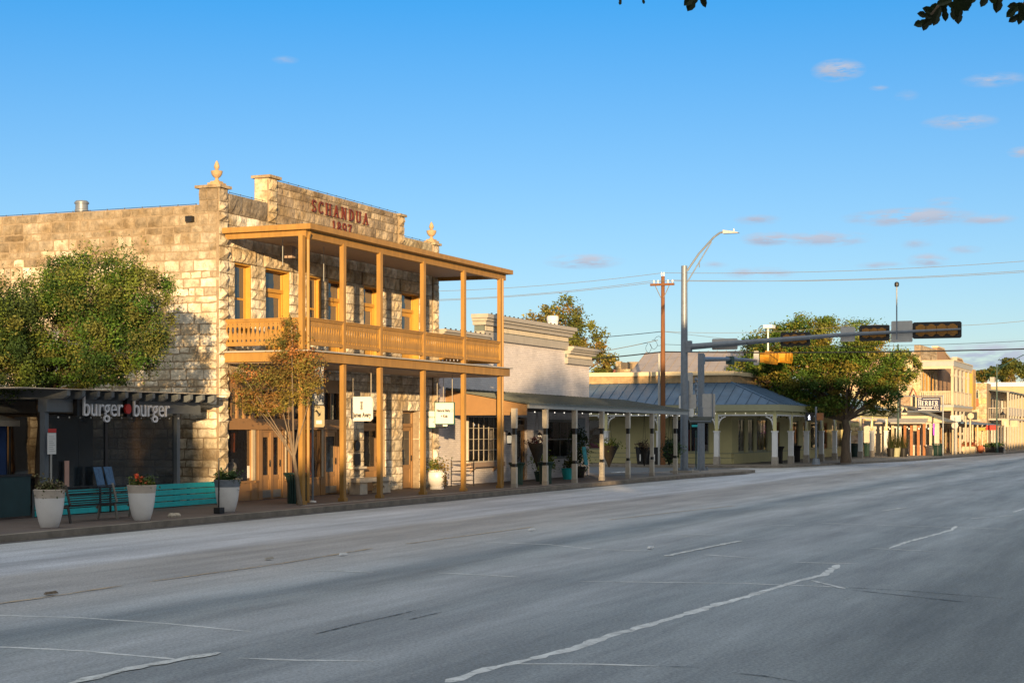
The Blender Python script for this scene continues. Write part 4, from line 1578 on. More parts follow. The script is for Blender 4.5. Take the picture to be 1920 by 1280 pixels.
# stone bench, urn, iron rack on the porch
sb = thing('stone_bench', 'pale stone bench with scrolled support against the stone pier', 'bench', (47.3, 24.55, .15))
MB().box(46.2, 48.6, 24.25, 24.75, .53, .66).build('seat', 'white_stone', sb)
q = MB()
q.box(46.35, 46.85, 24.32, 24.7, .15, .53)
q.build('support', 'white_stone', sb)
q = MB()
q.prism([(47.9, 24.32, .15), (48.5, 24.32, .15), (48.45, 24.32, .3), (48.3, 24.32, .34), (48.42, 24.32, .42), (48.5, 24.32, .53), (47.85, 24.32, .53), (47.95, 24.32, .4), (48.1, 24.32, .34), (47.95, 24.32, .28)], (0, .38, 0))
q.build('support', 'white_stone', sb)
ur = thing('urn_planter', 'bulbous cream urn with trailing plants by the right end of the stone wall', 'plant pot', (51.6, 24.1, .15))
MB().lathe((51.6, 24.1, .15), [(.24, 0), (.25, .04), (.22, .1), (.33, .3), (.37, .46), (.33, .58), (.26, .62), (.29, .66)], 24).build('urn', 'potwhite', ur, smooth=True)
plant('p', ur, (51.6, 24.1, .95), (.38, .38, .24), 500, .045, [(.16, .20, .03), (.10, .13, .03), (.18, .12, .03)])
plant('p', ur, (51.45, 23.75, .5), (.14, .08, .28), 200, .035, [(.10, .05, .02), (.06, .05, .02)], name='trailing_foliage')
rk = thing('iron_rack', 'black iron shelf rack standing against the white brick wall', 'rack', (54.7, 24.5, .15))
for (x, y) in ((54.2, 24.3), (55.2, 24.3), (54.2, 24.75), (55.2, 24.75)):
    MB().tube([(x, y, .15), (x, y, 1.12)], .018, 6).build('upright', 'black', rk)
for z in (.35, .7, 1.05):
    q = MB()
    for k in range(6):
        q.tube([(54.2, 24.3 + k * .09, z), (55.2, 24.3 + k * .09, z)], .009, 4)
    q.tube([(54.2, 24.3, z), (54.2, 24.75, z)], .012, 4)
    q.tube([(55.2, 24.3, z), (55.2, 24.75, z)], .012, 4)
    q.build('shelf', 'black', rk)

# ================================================================ WHITE PAINTED BRICK SHOP
GX0, GX1, GY = 54.02, 70.4, 25.3
gb = thing('brick_shop', 'single-storey pale painted brick shop with stepped cornice and long metal canopy', 'building', (62, 30, .15))
PG = PL('f', GY)
ho = [(56.7, 59.7, .95, 2.72), (61.3, 62.9, .15, 2.7), (65.0, 68.2, .95, 2.62)]
mb = MB()
wall_holes(mb, PG, GX0, GX1, .1, 5.55, 0, .3, ho)
mb.box(58.3, 67.3, GY, GY + .3, 5.55, 6.35)
mb.box(GX1 - .3, GX1, GY + .3, GY + 12, .1, 4.6)
mb.box(GX0, GX0 + .3, GY + .3, GY + 12, .1, 5.3)
mb.build('wall', 'pinkbrick', gb)
mb = MB()
mb.box(GX0 + .3, GX1 - .3, GY + 1.6, GY + 12, .1, 4.5)
mb.box(GX0 + .3, GX1 - .3, GY + .3, GY + 1.6, 2.9, 4.5)
mb.build('inner_core', 'dark', gb)
mb = MB()
n = 14
for i in range(n):
    a0, a1 = math.pi * i / n, math.pi * (i + 1) / n
    ya, yb = 31.3 - 5.2 * math.cos(a0), 31.3 - 5.2 * math.cos(a1)
    za, zb = 5.0 + 1.42 * math.sin(a0), 5.0 + 1.42 * math.sin(a1)
    mb.add([(54.4, ya, za), (66, ya, za), (66, yb, zb), (54.4, yb, zb), (54.4, ya, 4.6), (54.4, yb, 4.6)], [(0, 1, 2, 3), (4, 0, 3, 5)])
mb.build('roof', 'roof_white', gb)


def cornice(x0, x1, zt, h, ends):
    q = MB()
    # stepped section: crown, cove, dentil band, base moulding
    for (p, a, b) in ((.42, 0, .10), (.34, .10, .17), (.26, .17, .27)):
        q.box(x0 - p * ends[0], x1 + p * ends[1], GY - p, GY + .3, zt - b * h / .62, zt - a * h / .62)
    o_ = q.build('cornice', 'cornice', gb)
    q = MB()
    q.box(x0 - .1 * ends[0], x1 + .1 * ends[1], GY - .1, GY + .3, zt - .42 * h / .62, zt - .27 * h / .62)
    q.build('cornice_band', 'dentil', o_)
    q = MB()
    x = x0
    while x < x1:
        q.box(x, x + .05, GY - .16, GY - .1, zt - .40 * h / .62, zt - .28 * h / .62)
        x += .13
    q.build('dentils', 'cornice', o_)
    q = MB()
    q.box(x0 - .12 * ends[0], x1 + .12 * ends[1], GY - .14, GY + .3, zt - .62 * h / .62, zt - .42 * h / .62)
    q.build('cornice_base', 'cornice', o_)
    q = MB()
    x = x0
    while x < x1:
        q.box(x, x + .05, GY - .40, GY - .35, zt, zt + .05)
        x += .45
    q.build('string_lights', 'black', o_)


cornice(58.3, 67.3, 6.62, .95, (1, 1))
cornice(67.31, GX1, 5.82, .75, (0, 1))
cornice(GX0 + .05, 58.29, 5.82, .62, (0, 0))
MB().lathe((69.2, 26.6, 4.6), [(.25, 0), (.25, 2.45), (.27, 2.46), (.27, 2.6), (.25, 2.68), (.05, 2.7)], 20).build('flue', 'roof_white', gb, smooth=True)
# canopy
CX0, CX1, CY0 = 54.9, 75.1, 22.1
mb = MB()
mb.hexa([(CX0, CY0 - .12, 3.10), (CX1, CY0 - .12, 3.06), (CX1, GY - .01, 3.56), (CX0, GY - .01, 3.66), (CX0, CY0 - .12, 3.14), (CX1, CY0 - .12, 3.10), (CX1, GY - .01, 3.60), (CX0, GY - .01, 3.70)])
x = CX0
while x < CX1:
    k = (x - CX0) / (CX1 - CX0)
    mb.hexa([(x, CY0 - .12, 3.13 - .04 * k), (x + .04, CY0 - .12, 3.13 - .04 * k), (x + .04, GY - .02, 3.70 - .10 * k), (x, GY - .02, 3.70 - .10 * k), (x, CY0 - .12, 3.165 - .04 * k), (x + .04, CY0 - .12, 3.165 - .04 * k), (x + .04, GY - .02, 3.735 - .10 * k), (x, GY - .02, 3.735 - .10 * k)])
    x += .42
cn = mb.build('canopy', 'olive_roof', gb)
mb = MB()
mb.hexa([(CX0 + .1, CY0 - .06, 2.97), (CX1, CY0 - .06, 2.89), (CX1, CY0 + .06, 2.89), (CX0 + .1, CY0 + .06, 2.97), (CX0 + .1, CY0 - .06, 3.10), (CX1, CY0 - .06, 3.055), (CX1, CY0 + .06, 3.055), (CX0 + .1, CY0 + .06, 3.10)])
mb.hexa([(CX1 - .06, CY0 + .06, 2.89), (CX1, CY0 + .06, 2.89), (CX1, GY, 3.3), (CX1 - .06, GY, 3.3), (CX1 - .06, CY0 + .06, 3.055), (CX1, CY0 + .06, 3.055), (CX1, GY, 3.55), (CX1 - .06, GY, 3.55)])
mb.build('fascia', 'greytrim', cn)
mb = MB()   # tan gable end facing the stone building
mb.hexa([(CX0, CY0, 2.72), (CX0 + .05, CY0, 2.72), (CX0 + .05, GY, 2.72), (CX0, GY, 2.72), (CX0, CY0, 3.09), (CX0 + .05, CY0, 3.09), (CX0 + .05, GY, 3.64), (CX0, GY, 3.64)])
mb.build('end_board', 'woodtan', cn)
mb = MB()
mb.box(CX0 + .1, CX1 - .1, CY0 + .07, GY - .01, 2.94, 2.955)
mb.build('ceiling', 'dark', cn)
mb = MB()
x = CX0 + .4
while x < CX1:
    mb.lathe((x, CY0 + .25, 2.82), [(.006, 0), (.018, .012), (.018, .03), (.008, .045)], 6)
    x += 1.02
mb.build('light_bulbs', 'bulb', cn)
for px in (964, 1022, 1077, 1128, 1177, 1222, 1266):
    x = XY(px, CY0 + .05)
    q = MB()
    r_ = .085
    q.box(x - r_, x + r_, CY0 - .05, CY0 + .13, 2.25, 2.95)
    q.box(x - r_ * .8, x + r_ * .8, CY0 - .03, CY0 + .11, 1.0, 2.02)
    q.box(x - r_, x + r_, CY0 - .05, CY0 + .13, .3, .88)
    po = q.build('post', 'post_grey', cn)
    q = MB()
    for (a, b) in ((2.02, 2.25), (.88, 1.0)):
        MB().box(x - r_ * .7, x + r_ * .7, CY0 - .02, CY0 + .10, a, b).build('dark_collar', 'black', po)
    q.box(x - r_ * 1.1, x + r_ * 1.1, CY0 - .06, CY0 + .14, .15, .3)
    q.build('post_base', 'concrete', po)
# openings
w = window(gb, PG, 56.7, 59.7, .95, 2.72, -.12, 'post_grey', 'shopglass', 6, 4, .05, .022, 'bay_window', .3)
q = MB()
q.box(56.55, 59.85, GY - .3, GY + .1, .78, .95)
for x in (57.1, 59.3):
    q.prism([(x, GY - .25, .78), (x, GY, .78), (x, GY, .55)], (.08, 0, 0))
q.build('sill', 'tandark', w)
door(gb, PG, 61.35, 62.85, .15, 2.65, .12, 'woodtan', 'shopglass', .3, .3)
w = window(gb, PG, 65.0, 68.2, .95, 2.62, -.05, 'cornicedark', 'shopglass', 2, 2, .1, .05, 'shop_window', .2)
q = MB()
for x, y, c_ in ((57.4, 26.3, 'pink'), (58.0, 26.5, 'inkgreen'), (58.6, 26.2, 'red_cloth'), (59.2, 26.5, 'signwhite')):
    MB().lathe((x, y, .95), [(.12, 0), (.22, .3), (.12, .8), (.16, 1.1), (.05, 1.3)], 10).build('display_dress', c_, gb)
for x in (57.2, 57.7, 58.5, 59.1, 65.5, 65.9, 66.3, 66.8):
    q.lathe((x, 26.0, 2.35), [(.02, 0), (.04, .03), (.02, .07)], 6)
q.build('display_lamps', 'bulb', gb)
for x in (60.6, 63.9):
    q = MB()
    q.box(x - .02, x + .02, GY - .1, GY, 2.1, 2.14)
    q.lathe((x, GY - .16, 1.6), [(.05, 0), (.11, .04), (.04, .06), (.04, .36), (.12, .38), (.02, .5)], 8)
    lo_ = q.build('wall_lantern', 'black', gb)
    MB().lathe((x, GY - .16, 1.66), [(.07, 0), (.09, .02), (.10, .28), (.07, .30)], 8).build('lamp_glass', 'lamp_glow', lo_)
q = MB()
q.box(68.7, 69.75, GY - .05, GY - .01, 1.35, 2.7)
nt_ = q.build('notice_panel', 'galv', gb)
# things under the canopy
def basket(px, Y, zt, zb, r, label, pal, flat=False):
    x = XY(px, Y)
    t = thing('hanging_basket', label, 'hanging basket', (x, Y, zt), 'cone baskets hanging under the canopy')
    MB().lathe((x, Y, zb), [(.02, 0), (r * .55, (zt - zb) * .5), (r, zt - zb - .1), (r, zt - zb - .06)], 16).build('cone', 'coir', t)
    plant('p', t, (x, Y, zt + .02), (r * 1.15, r * 1.15, .2), 380, .045, pal)
    MB().tube([(x - r, Y, zt - .06), (x, Y, 2.94), (x + r, Y, zt - .06)], .008, 5).build('chain', 'black', t)
    return t


M['coir'] = mat('coir', (.03, .026, .022), .95, .3, 9)
basket(1007, 23.2, 1.72, .75, .34, 'cone hanging basket with dark red heather by the open door', [(.09, .02, .04), (.12, .04, .05), (.06, .03, .03)])
basket(1142, 23.0, 1.6, .6, .42, 'wide hanging basket with fresh green leaves at the fourth canopy post', [(.10, .17, .02), (.16, .2, .03), (.05, .1, .02)])
basket(1208, 23.0, 1.45, .55, .24, 'cone hanging basket with wilted brown leaves, seen against the yellow wall', [(.12, .08, .05), (.16, .10, .06)])
t = basket(1255, 22.6, 1.15, .55, .3, 'large round hanging fern ball just left of the signal pole', DARKG)
plant('p', t, (XY(1255, 22.6), 22.6, 1.3), (.48, .48, .5), 1400, .05, [(.04, .08, .03), (.07, .12, .04)], name='fern')
t = thing('potted_shrub', 'leafy shrub in the dark gap beside the first canopy post', 'plant pot', (60.9, 23.9, .15))
MB().lathe((60.9, 23.9, .15), [(.2, 0), (.28, .35), (.3, .4)], 16).build('pot', 'green_can', t)
plant('p', t, (60.9, 23.9, .85), (.42, .42, .42), 900, .05, [(.10, .16, .02), (.16, .2, .03)])
t = thing('potted_shrub', 'dark shrub in teal pot between the second and third canopy posts', 'plant pot', (64.0, 23.9, .15))
MB().lathe((64.0, 23.9, .15), [(.22, 0), (.3, .42), (.32, .46)], 16).build('pot', 'teal', t)
plant('p', t, (64.0, 23.9, .85), (.36, .36, .4), 700, .05, [(.05, .08, .02), (.1, .1, .03)])
t = thing('potted_tree', 'bushy dark green potted tree with orange fruit in front of the dark shop window', 'plant pot', (66.6, 24.4, .15))
MB().lathe((66.6, 24.4, .15), [(.22, 0), (.3, .42), (.32, .46)], 16).build('pot', 'black', t)
plant('p', t, (66.6, 24.4, 1.35), (.6, .5, .75), 1800, .05, [(.05, .09, .025), (.08, .12, .03), (.03, .06, .02)])
plant('p', t, (66.6, 24.2, 1.5), (.4, .3, .4), 12, .05, [(.7, .2, .02)], name='fruit')
t = thing('sandwich_board', 'teal lettered sign board leaning near the second canopy post', 'sign', (64.0, 23.2, .15))
MB().hexa([(63.75, 23.1, .75), (64.15, 23.1, .75), (64.15, 23.13, .75), (63.75, 23.13, .75), (63.75, 23.2, 1.5), (64.15, 23.2, 1.5), (64.15, 23.23, 1.5), (63.75, 23.23, 1.5)]).build('board', mat('board_teal', (.02, .2, .24), .6, .6, 14), t)
litter_bin(56.9, 23.3, 'dark slatted litter bin under the bay window', .8, .28)
litter_bin(58.3, 22.7, 'dark slatted litter bin just right of the last tan porch post', .8, .28)
# ================================================================ YELLOW CORNER SHOP WITH VERANDA
YX0, YY0, WX, WY = 94.0, 22.4, 96.5, 25.6
YXE = 131.4
yb = thing('veranda_shop', 'pale yellow corner shop with bracketed white veranda posts and blue-grey metal roof', 'building', (112, 32, .15))
SF, SS = PL('f', WY), PL('s', WX)
mb = MB()
hf = [(98.0, 99.6, .8, 2.9), (100.4, 101.9, .8, 2.9), (102.6, 105.4, .8, 2.9), (107.4, 108.8, .15, 2.7), (112.0, 114.5, .8, 2.8), (116.0, 117.3, .15, 2.7), (118.5, 121.5, .8, 2.8), (123, 124.4, .15, 2.7), (126, 130, .8, 2.8)]
wall_holes(mb, SF, WX, YXE, .1, 5.0, 0, .3, hf)
hs = [(27.0, 29.35, .8, 2.85), (33.6, 36.2, .95, 2.85)]
wall_holes(mb, SS, WY + .3, 46, .1, 5.0, 0, .3, hs)
mb.box(WX - .1, WX, WY, 46, .1, .75)
mb.box(WX, YXE, WY - .1, WY, .1, .75)
mb.build('wall', 'yellow_wall', yb)
mb = MB()
mb.box(WX - .13, WX - .002, WY - .13, 46, .48, .52)
mb.box(WX, YXE, WY - .13, WY - .002, .75, .8)
mb.box(WX - .13, WX, WY - .13, 46, .75, .8)
mb.build('wall_trim', 'olivetrim', yb)
MB().box(WX + 1.6, YXE - .3, WY + 1.6, 46, .1, 5.5).build('inner_core', 'dark', yb)
MB().box(WX - .02, YXE, WY - .02, 46, 5.02, 5.46).build('stone_band', mat('gold_band', (.36, .25, .13), .9, .3, 3), yb)
MB().box(WX - .15, YXE + .1, WY - .15, 46, 5.46, 5.7).build('cream_fascia', mat('cream_fascia', (.66, .54, .34), .6, .06, 3), yb)
for (a, b, c, d) in hf:
    if c > .5: window(yb, SF, a, b, c, d, .05, 'olivetrim', 'shopglass', 2 if b - a < 2 else 3, 1, .1, .06)
    else: door(yb, SF, a, b, c, d, .1, 'orange_wood', 'shopglass', .4, 0)
for (a, b, c, d) in hs:
    window(yb, SS, a, b, c, d, .05, 'olivetrim', 'shopglass', 2, 1, .1, .06)
for (nm, mm, bx) in (('display_board', 'red_cloth', (97.2, 97.25, 28.3, 29.0, .9, 2.2)), ('display_board', 'signwhite', (97.2, 97.3, 27.1, 27.7, .85, 1.3)), ('display_board', 'orange_cloth', (97.3, 97.4, 28.0, 28.15, .9, 1.7)), ('display_board', 'pink', (97.1, 97.15, 33.7, 35.2, .96, 1.35)),
                     ('display_cloth', 'signwhite', (98.8, 99.1, 26.2, 26.4, 1.1, 1.7)), ('display_cloth', 'signwhite', (101.1, 101.5, 26.2, 26.4, 1.1, 1.7)), ('display_cloth', 'orange_cloth', (103.9, 104.1, 26.2, 26.3, 1.4, 2.4)), ('display_cloth', 'orange_cloth', (113, 113.4, 26.2, 26.3, .9, 1.6))):
    MB().box(*bx).build(nm, mm, yb)
# veranda roof skirt
ZE, ZI = 3.66, 5.0
VX, VY = YX0 - .35, YY0 - .35
mb = MB()
mb.hexa([(VX, VY, ZE - .02), (WX - .02, WY - .02, ZI - .02), (WX - .02, 46, ZI - .02), (VX, 46, ZE - .02), (VX, VY, ZE), (WX - .02, WY - .02, ZI), (WX - .02, 46, ZI), (VX, 46, ZE)])
mb.hexa([(VX, VY, ZE - .02), (YXE + .35, VY, ZE - .02), (YXE - 2.5, WY - .02, ZI - .02), (WX - .02, WY - .02, ZI - .02), (VX, VY, ZE), (YXE + .35, VY, ZE), (YXE - 2.5, WY - .02, ZI), (WX - .02, WY - .02, ZI)])
mb.add([(YXE + .35, VY, ZE), (YXE + .35, WY, ZE), (YXE - 2.5, WY - .02, ZI)], [(0, 1, 2)])


def seam(mb, a, b, w=.035, h=.05, axis='y'):
    a, b = Vector(a), Vector(b)
    o = Vector((0, w, 0)) if axis == 'y' else Vector((w, 0, 0))
    u = Vector((0, 0, h))
    mb.hexa([a, b, b + o, a + o, a + u, b + u, b + o + u, a + o + u])


y = VY + .1
dx, dz = WX - .02 - VX, ZI - ZE
while y < 46:
    k = min(1, (y - VY) / (WY - VY))
    seam(mb, (VX, y, ZE), (VX + dx * k, y, ZE + dz * k))
    y += .62
x = VX + .5
while x < YXE:
    k = min(1, (x - VX) / dx)
    if x > YXE - 2.5: k = min(k, (YXE + .35 - x) / 2.85)
    seam(mb, (x, VY, ZE), (x, VY + (WY - .02 - VY) * k, ZE + dz * k), axis='x')
    x += .62
seam(mb, (VX, VY, ZE + .01), (WX - .02, WY - .02, ZI + .01), .1, .05)
vr = mb.build('veranda_roof', 'roof_blue', yb)
mb = MB()
mb.box(VX - .02, VX + .06, VY - .02, 46, 3.27, 3.64)
mb.box(VX + .06, YXE + .37, VY - .02, VY + .06, 3.27, 3.64)
mb.build('fascia', 'olivetrim', vr)
mb = MB()
mb.box(YX0 - .05, YX0 + .05, YY0 - .05, 46, 3.08, 3.25)
mb.box(YX0 + .05, YXE, YY0 - .05, YY0 + .05, 3.08, 3.25)
mb.build('frieze', 'yellow_post', vr)
mb = MB()
mb.box(YX0 - .07, YX0 + .06, YY0 - .07, 46, 3.0, 3.08)
mb.box(YX0 + .06, YXE, YY0 - .07, YY0 + .06, 3.0, 3.08)
mb.build('white_rail', 'white', vr)
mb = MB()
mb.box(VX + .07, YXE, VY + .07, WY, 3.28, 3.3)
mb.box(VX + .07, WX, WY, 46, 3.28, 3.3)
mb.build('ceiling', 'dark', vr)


def vpost(x, y, axis_list):
    q = MB()
    q.box(x - .17, x + .17, y - .17, y + .17, .15, .62)
    q.build('post_base', 'concrete', vr)
    q = MB()
    q.box(x - .14, x + .14, y - .14, y + .14, .62, 2.05)
    q.box(x - .18, x + .18, y - .18, y + .18, 2.05, 2.12)
    po = q.build('post', 'white', vr)
    q = MB()
    q.box(x - .085, x + .085, y - .085, y + .085, 2.12, 3.3)
    q.build('post_top', 'yellow_post', po)
    for (ux, uy) in axis_list:
        q = MB()
        q.ribbon([(.10, 2.25), (.10, 3.0)], .05, (x, y, 0), (ux, uy, 0), (0, 0, 1), -.025, .025)
        q.ribbon(arc(.62, 2.46, .5, .5, 100, 180, 8), .07, (x, y, 0), (ux, uy, 0), (0, 0, 1), -.022, .022)
        q.ribbon(arc(.2, 2.9, .09, .09, 0, 330, 8), .04, (x, y, 0), (ux, uy, 0), (0, 0, 1), -.018, .018)
        q.build('bracket', 'white', po)


sp = [XY(p, YY0) for p in (1451, 1483, 1512, 1540, 1565, 1591, 1613, 1634.6, 1662)]
sp[0] = YX0
for i, x in enumerate(sp):
    vpost(x, YY0, [(-1, 0), (1, 0)] if i else [(1, 0), (0, 1)])
for p in (1344, 1236, 1137):
    vpost(YX0, YX(p, YX0), [(0, 1), (0, -1)])
mb = MB()
for k in range(28):
    mb.lathe((YX0 - .12, YY0 + .5 + k * .6, 3.12), [(.006, 0), (.018, .012), (.018, .03), (.008, .045)], 6)
mb.build('light_bulbs', 'bulb', vr)
# upper roof standing behind
ub = thing('gabled_hall', 'long plain metal roof with low eave rising behind the veranda shop', 'building', (112, 30, 5))
mb = MB()
ya, yb_ = 23.9 + 1.8, 34.4
mb.hexa([(103.8, ya, 5.86), (107.2, ya, 7.36), (107.2, yb_, 7.36), (103.8, yb_, 5.86), (103.8, ya, 5.9), (107.2, ya, 7.42), (107.2, yb_, 7.42), (103.8, yb_, 5.9)])
mb.hexa([(107.2, ya, 7.36), (112, ya, 5.86), (112, yb_, 5.86), (107.2, yb_, 7.36), (107.2, ya, 7.42), (112, ya, 5.92), (112, yb_, 5.92), (107.2, yb_, 7.42)])
y = ya
while y < yb_:
    seam(mb, (103.8, y, 5.9), (107.2, y, 7.42))
    y += .62
mb.build('roof', mat('upper_standing_seam', (.33, .29, .27), .5, .1, 1.2, metal=.2), ub)
mb = MB()
mb.box(104.2, 111.8, ya + .1, yb_ - .1, 4.8, 5.86)
mb.prism([(104.2, yb_ - .3, 5.86), (111.8, yb_ - .3, 5.86), (107.2, yb_ - .3, 7.36)], (0, .2, 0))
mb.build('wall', 'yellow_wall', ub)
mb = MB()
mb.box(103.6, 103.8, ya - .1, yb_ + .1, 5.72, 5.86)
mb.build('gutter', 'orange_wood', ub)
# stone block and orange roof further left
t = thing('stone_parapet', 'short sunlit rubble stone parapet left of the metal roof', 'building', (108.5, 37, 5))
st, mo = MB(), MB()
xa = 108.0
y0, y1 = YX(1186, xa) - .4, YX(1154, xa)
stone_wall(st, mo, PL('s', xa), y0, y1, courses(4.8, 6.35, [], .22, 3), .3, .04, lambda r, u, z: (.5, .4, .26), (), .25, .6, seed=61)
stone_wall(st, mo, PL('s', xa), y1 - .4, y1, courses(6.35, 6.9, [], .22, 3), .3, .04, lambda r, u, z: (.4, .33, .22), (), .2, .4, seed=62)
mo.box(xa + .05, xa + 5, y0, y1, 4.8, 6.3)
mo.box(xa + .05, xa + 3, y1 - .4, y1, 6.3, 6.85)
mo.box(xa + 2.5, xa + 2.8, y0, y1, 6.3, 6.95)
st.build('stones', 'stone', t)
mo.build('mortar', 'mortar', t)
t = thing('tiled_house', 'low house with orange roof glimpsed left of the rubble parapet', 'house', (125, 48, 3))
xa = 124
y0, y1 = YX(1153, xa), YX(1108, xa)
MB().box(xa, xa + 6, y0, y1, .1, ZZ(702, xa, y1)).build('wall', 'orange_wood', t)
z_ = ZZ(702, xa, y1)
MB().hexa([(xa - .2, y0, z_), (xa + 6, y0, z_), (xa + 6, y1, z_), (xa - .2, y1, z_), (xa + 1.2, y0 + .3, z_ + .45), (xa + 4, y0 + .3, z_ + .45), (xa + 4, y1 - .3, z_ + .45), (xa + 1.2, y1 - .3, z_ + .45)]).build('roof', 'terracotta', t)

# bins and things in front of the yellow shop
def square_bin(px, Y, lab, h=1.0, w=.45, X=None):
    x = XY(px, Y) if X is None else X
    t = thing('litter_bin', lab, 'litter bin', (x, Y, .15), 'black bins of the veranda shop')
    q = MB()
    q.hexa([(x - w * .38, Y - w * .38, .15), (x + w * .38, Y - w * .38, .15), (x + w * .38, Y + w * .38, .15), (x - w * .38, Y + w * .38, .15), (x - w * .48, Y - w * .48, h), (x + w * .48, Y - w * .48, h), (x + w * .48, Y + w * .48, h), (x - w * .48, Y + w * .48, h)])
    q.box(x - w * .56, x + w * .56, Y - w * .56, Y + w * .56, h, h + .06)
    q.build('body', 'black', t)
    q = MB()
    for k in (-.2, .12):
        q.box(x - w * .49, x - w * .47, Y + k * w - .03, Y + k * w + .03, .35, .75)
    q.build('white_strip', 'signwhite', t)
    return t


yy = YX(1205, 93.0)
square_bin(0, yy, 'black tapered bin in front of the blank yellow wall, left of the pair', 1.1, .8, X=93.2)
square_bin(0, YX(1225, 93.2), 'black tapered bin beside the white veranda post, right of the pair', 1.1, .8, X=93.3)
for (px, lab) in ((1459, 'tall dark bin right behind the corner veranda post'), (1492, 'grey cylindrical bin by the second veranda post of the street side'), (1603, 'green litter bin just right of the big tree trunk'), (1627, 'small dark bin between the two sunlit veranda posts')):
    x = XY(px, 23.4)
    litter_bin(x, 23.4, lab, 1.0, .34, 'black' if px < 1500 else 'green_can', 'bins under the veranda')

# ================================================================ TREES
tree('street_tree', 'broad green tree in front of the stone side wall and pergola', 'tree', (33.4, 26.4, .15),
     [(33.6, 24.6, 5.4, 1.3, 1.35, 1.15), (33.2, 23.8, 4.3, 1.1, 1.05, .95), (34.3, 25.7, 5.7, 1.3, 1.0, .95), (33.2, 26.2, 4.6, 1.3, 1.2, 1.2), (33.4, 23.5, 5.1, 1.0, .95, 1.2), (33.2, 25.3, 3.75, 1.2, 1.1, .55), (34.2, 26.7, 5.5, 1.1, .8, .9), (33.5, 24.6, 3.5, .9, .7, .35)],
     85000, .034, [(.05, .11, .015), (.075, .14, .02), (.12, .155, .025), (.03, .06, .012), (.12, .13, .03), (.035, .08, .015)], 3, .14, 2.9, nsub=46, sig=.125)
tree('street_tree', 'tall green tree cut off by the left edge of the photo', 'tree', (30.6, 27.8, .15),
     [(31.4, 26.3, 4.4, 1.2, 1.1, 1.2), (31.2, 26.8, 5.1, 1.3, 1.1, 1.0), (31.6, 26.0, 3.7, 1.1, .9, .8), (32.2, 26.4, 4.4, .9, .9, 1.0), (30.0, 28.4, 4.5, 1.4, 1.2, 1.3)],
     60000, .036, [(.08, .12, .02), (.13, .14, .03), (.05, .08, .02), (.03, .06, .015)], 3, .13, 2.6, nsub=44, sig=.13, seed=5)
x, y = G(563, 946)
tree('crepe_myrtle', 'small slender tree with rust-coloured autumn leaves on the pavement at the porch', 'tree', (x, y, .15),
     [(x + .1, y + .9, 3.65, .7, .85, .42), (x + .1, y + .15, 3.85, .6, .7, .5), (x, y + .45, 4.4, .45, .55, .5), (x, y + 1.6, 3.15, .5, .65, .35), (x, y + 1.2, 2.75, .5, .9, .22), (x, y - .4, 3.4, .45, .5, .35), (x, y + .3, 4.95, .22, .35, .35), (x, y + .4, 3.0, .5, .7, .35), (x, y + 1.8, 3.75, .4, .4, .35)],
     15000, .034, RUST + [(.20, .15, .03), (.16, .14, .03), (.12, .12, .03), (.14, .11, .03)], 1, .062, 1.35, 'palebark', nsub=20, sig=.2, shell=.3, lean=(0, .2), seed=11)
x, y = G(1586, 867)
yb0 = y
y = y + .45
tree('oak_tree', 'large spreading oak with dense dark green crown in front of the veranda shop', 'tree', (x, yb0, .15),
     [(x, y + .2, 7.6, 3.0, 3.0, 1.5), (x, y + 3.4, 7.4, 2.2, 2.2, 1.3), (x, y - 2.4, 7.0, 2.2, 2.2, 1.4), (x, y + 5.0, 5.4, 2.2, 1.9, 1.0), (x, y + 2.0, 5.6, 2.8, 2.6, 1.3), (x, y - 1.2, 5.4, 2.6, 2.4, 1.3),
      (x, y - 3.3, 5.0, 1.8, 1.2, 1.1), (x, y + 3.3, 3.9, 2.0, 1.8, .8), (x, y + .8, 3.9, 2.2, 2.0, .8), (x, y - 2.6, 3.7, 1.2, 1.1, .7), (x + .5, y + 5.4, 3.9, 1.6, 1.5, .8), (x - .5, y + 2.2, 3.6, 2.2, 2.2, .6), (x, y + 1.5, 6.6, 2.6, 2.8, 1.3), (x, y + 4.4, 6.5, 2.0, 1.8, 1.1), (x, y + 6.2, 5.9, 1.2, .9, .8), (x, y - 4.3, 6.0, 1.2, .8, .9), (x, y + 1.8, 8.5, 2.0, 2.0, .9), (x, y + 5.2, 7.4, 1.2, 1.0, .8)],
     110000, .078, [(.065, .12, .015), (.09, .145, .02), (.14, .15, .025), (.045, .09, .015), (.15, .12, .02)], 2, .27, 2.7, nsub=46, sig=.125)
x, y = 110., 41.3
tree('brown_leaf_tree', 'airy tree with brownish leaves rising behind the pale brick shop', 'tree', (x, y, .1),
     [(x, y + 2.3, 9.3, 1.5, 1.5, 1.2), (x, y + .2, 10.0, 1.5, 1.5, 1.5), (x, y - 1.5, 8.2, 1.6, 1.5, 1.6), (x, y - 2.8, 7.2, 1.2, .9, 1.3), (x, y + .5, 8.2, 2.0, 1.6, 1.1), (x, y - 2.4, 5.8, 1.0, .8, .9)],
     17000, .11, [(.12, .13, .025), (.16, .14, .03), (.09, .11, .025), (.18, .12, .03)], 3, .25, 5, nsub=30, sig=.15, shell=.6)

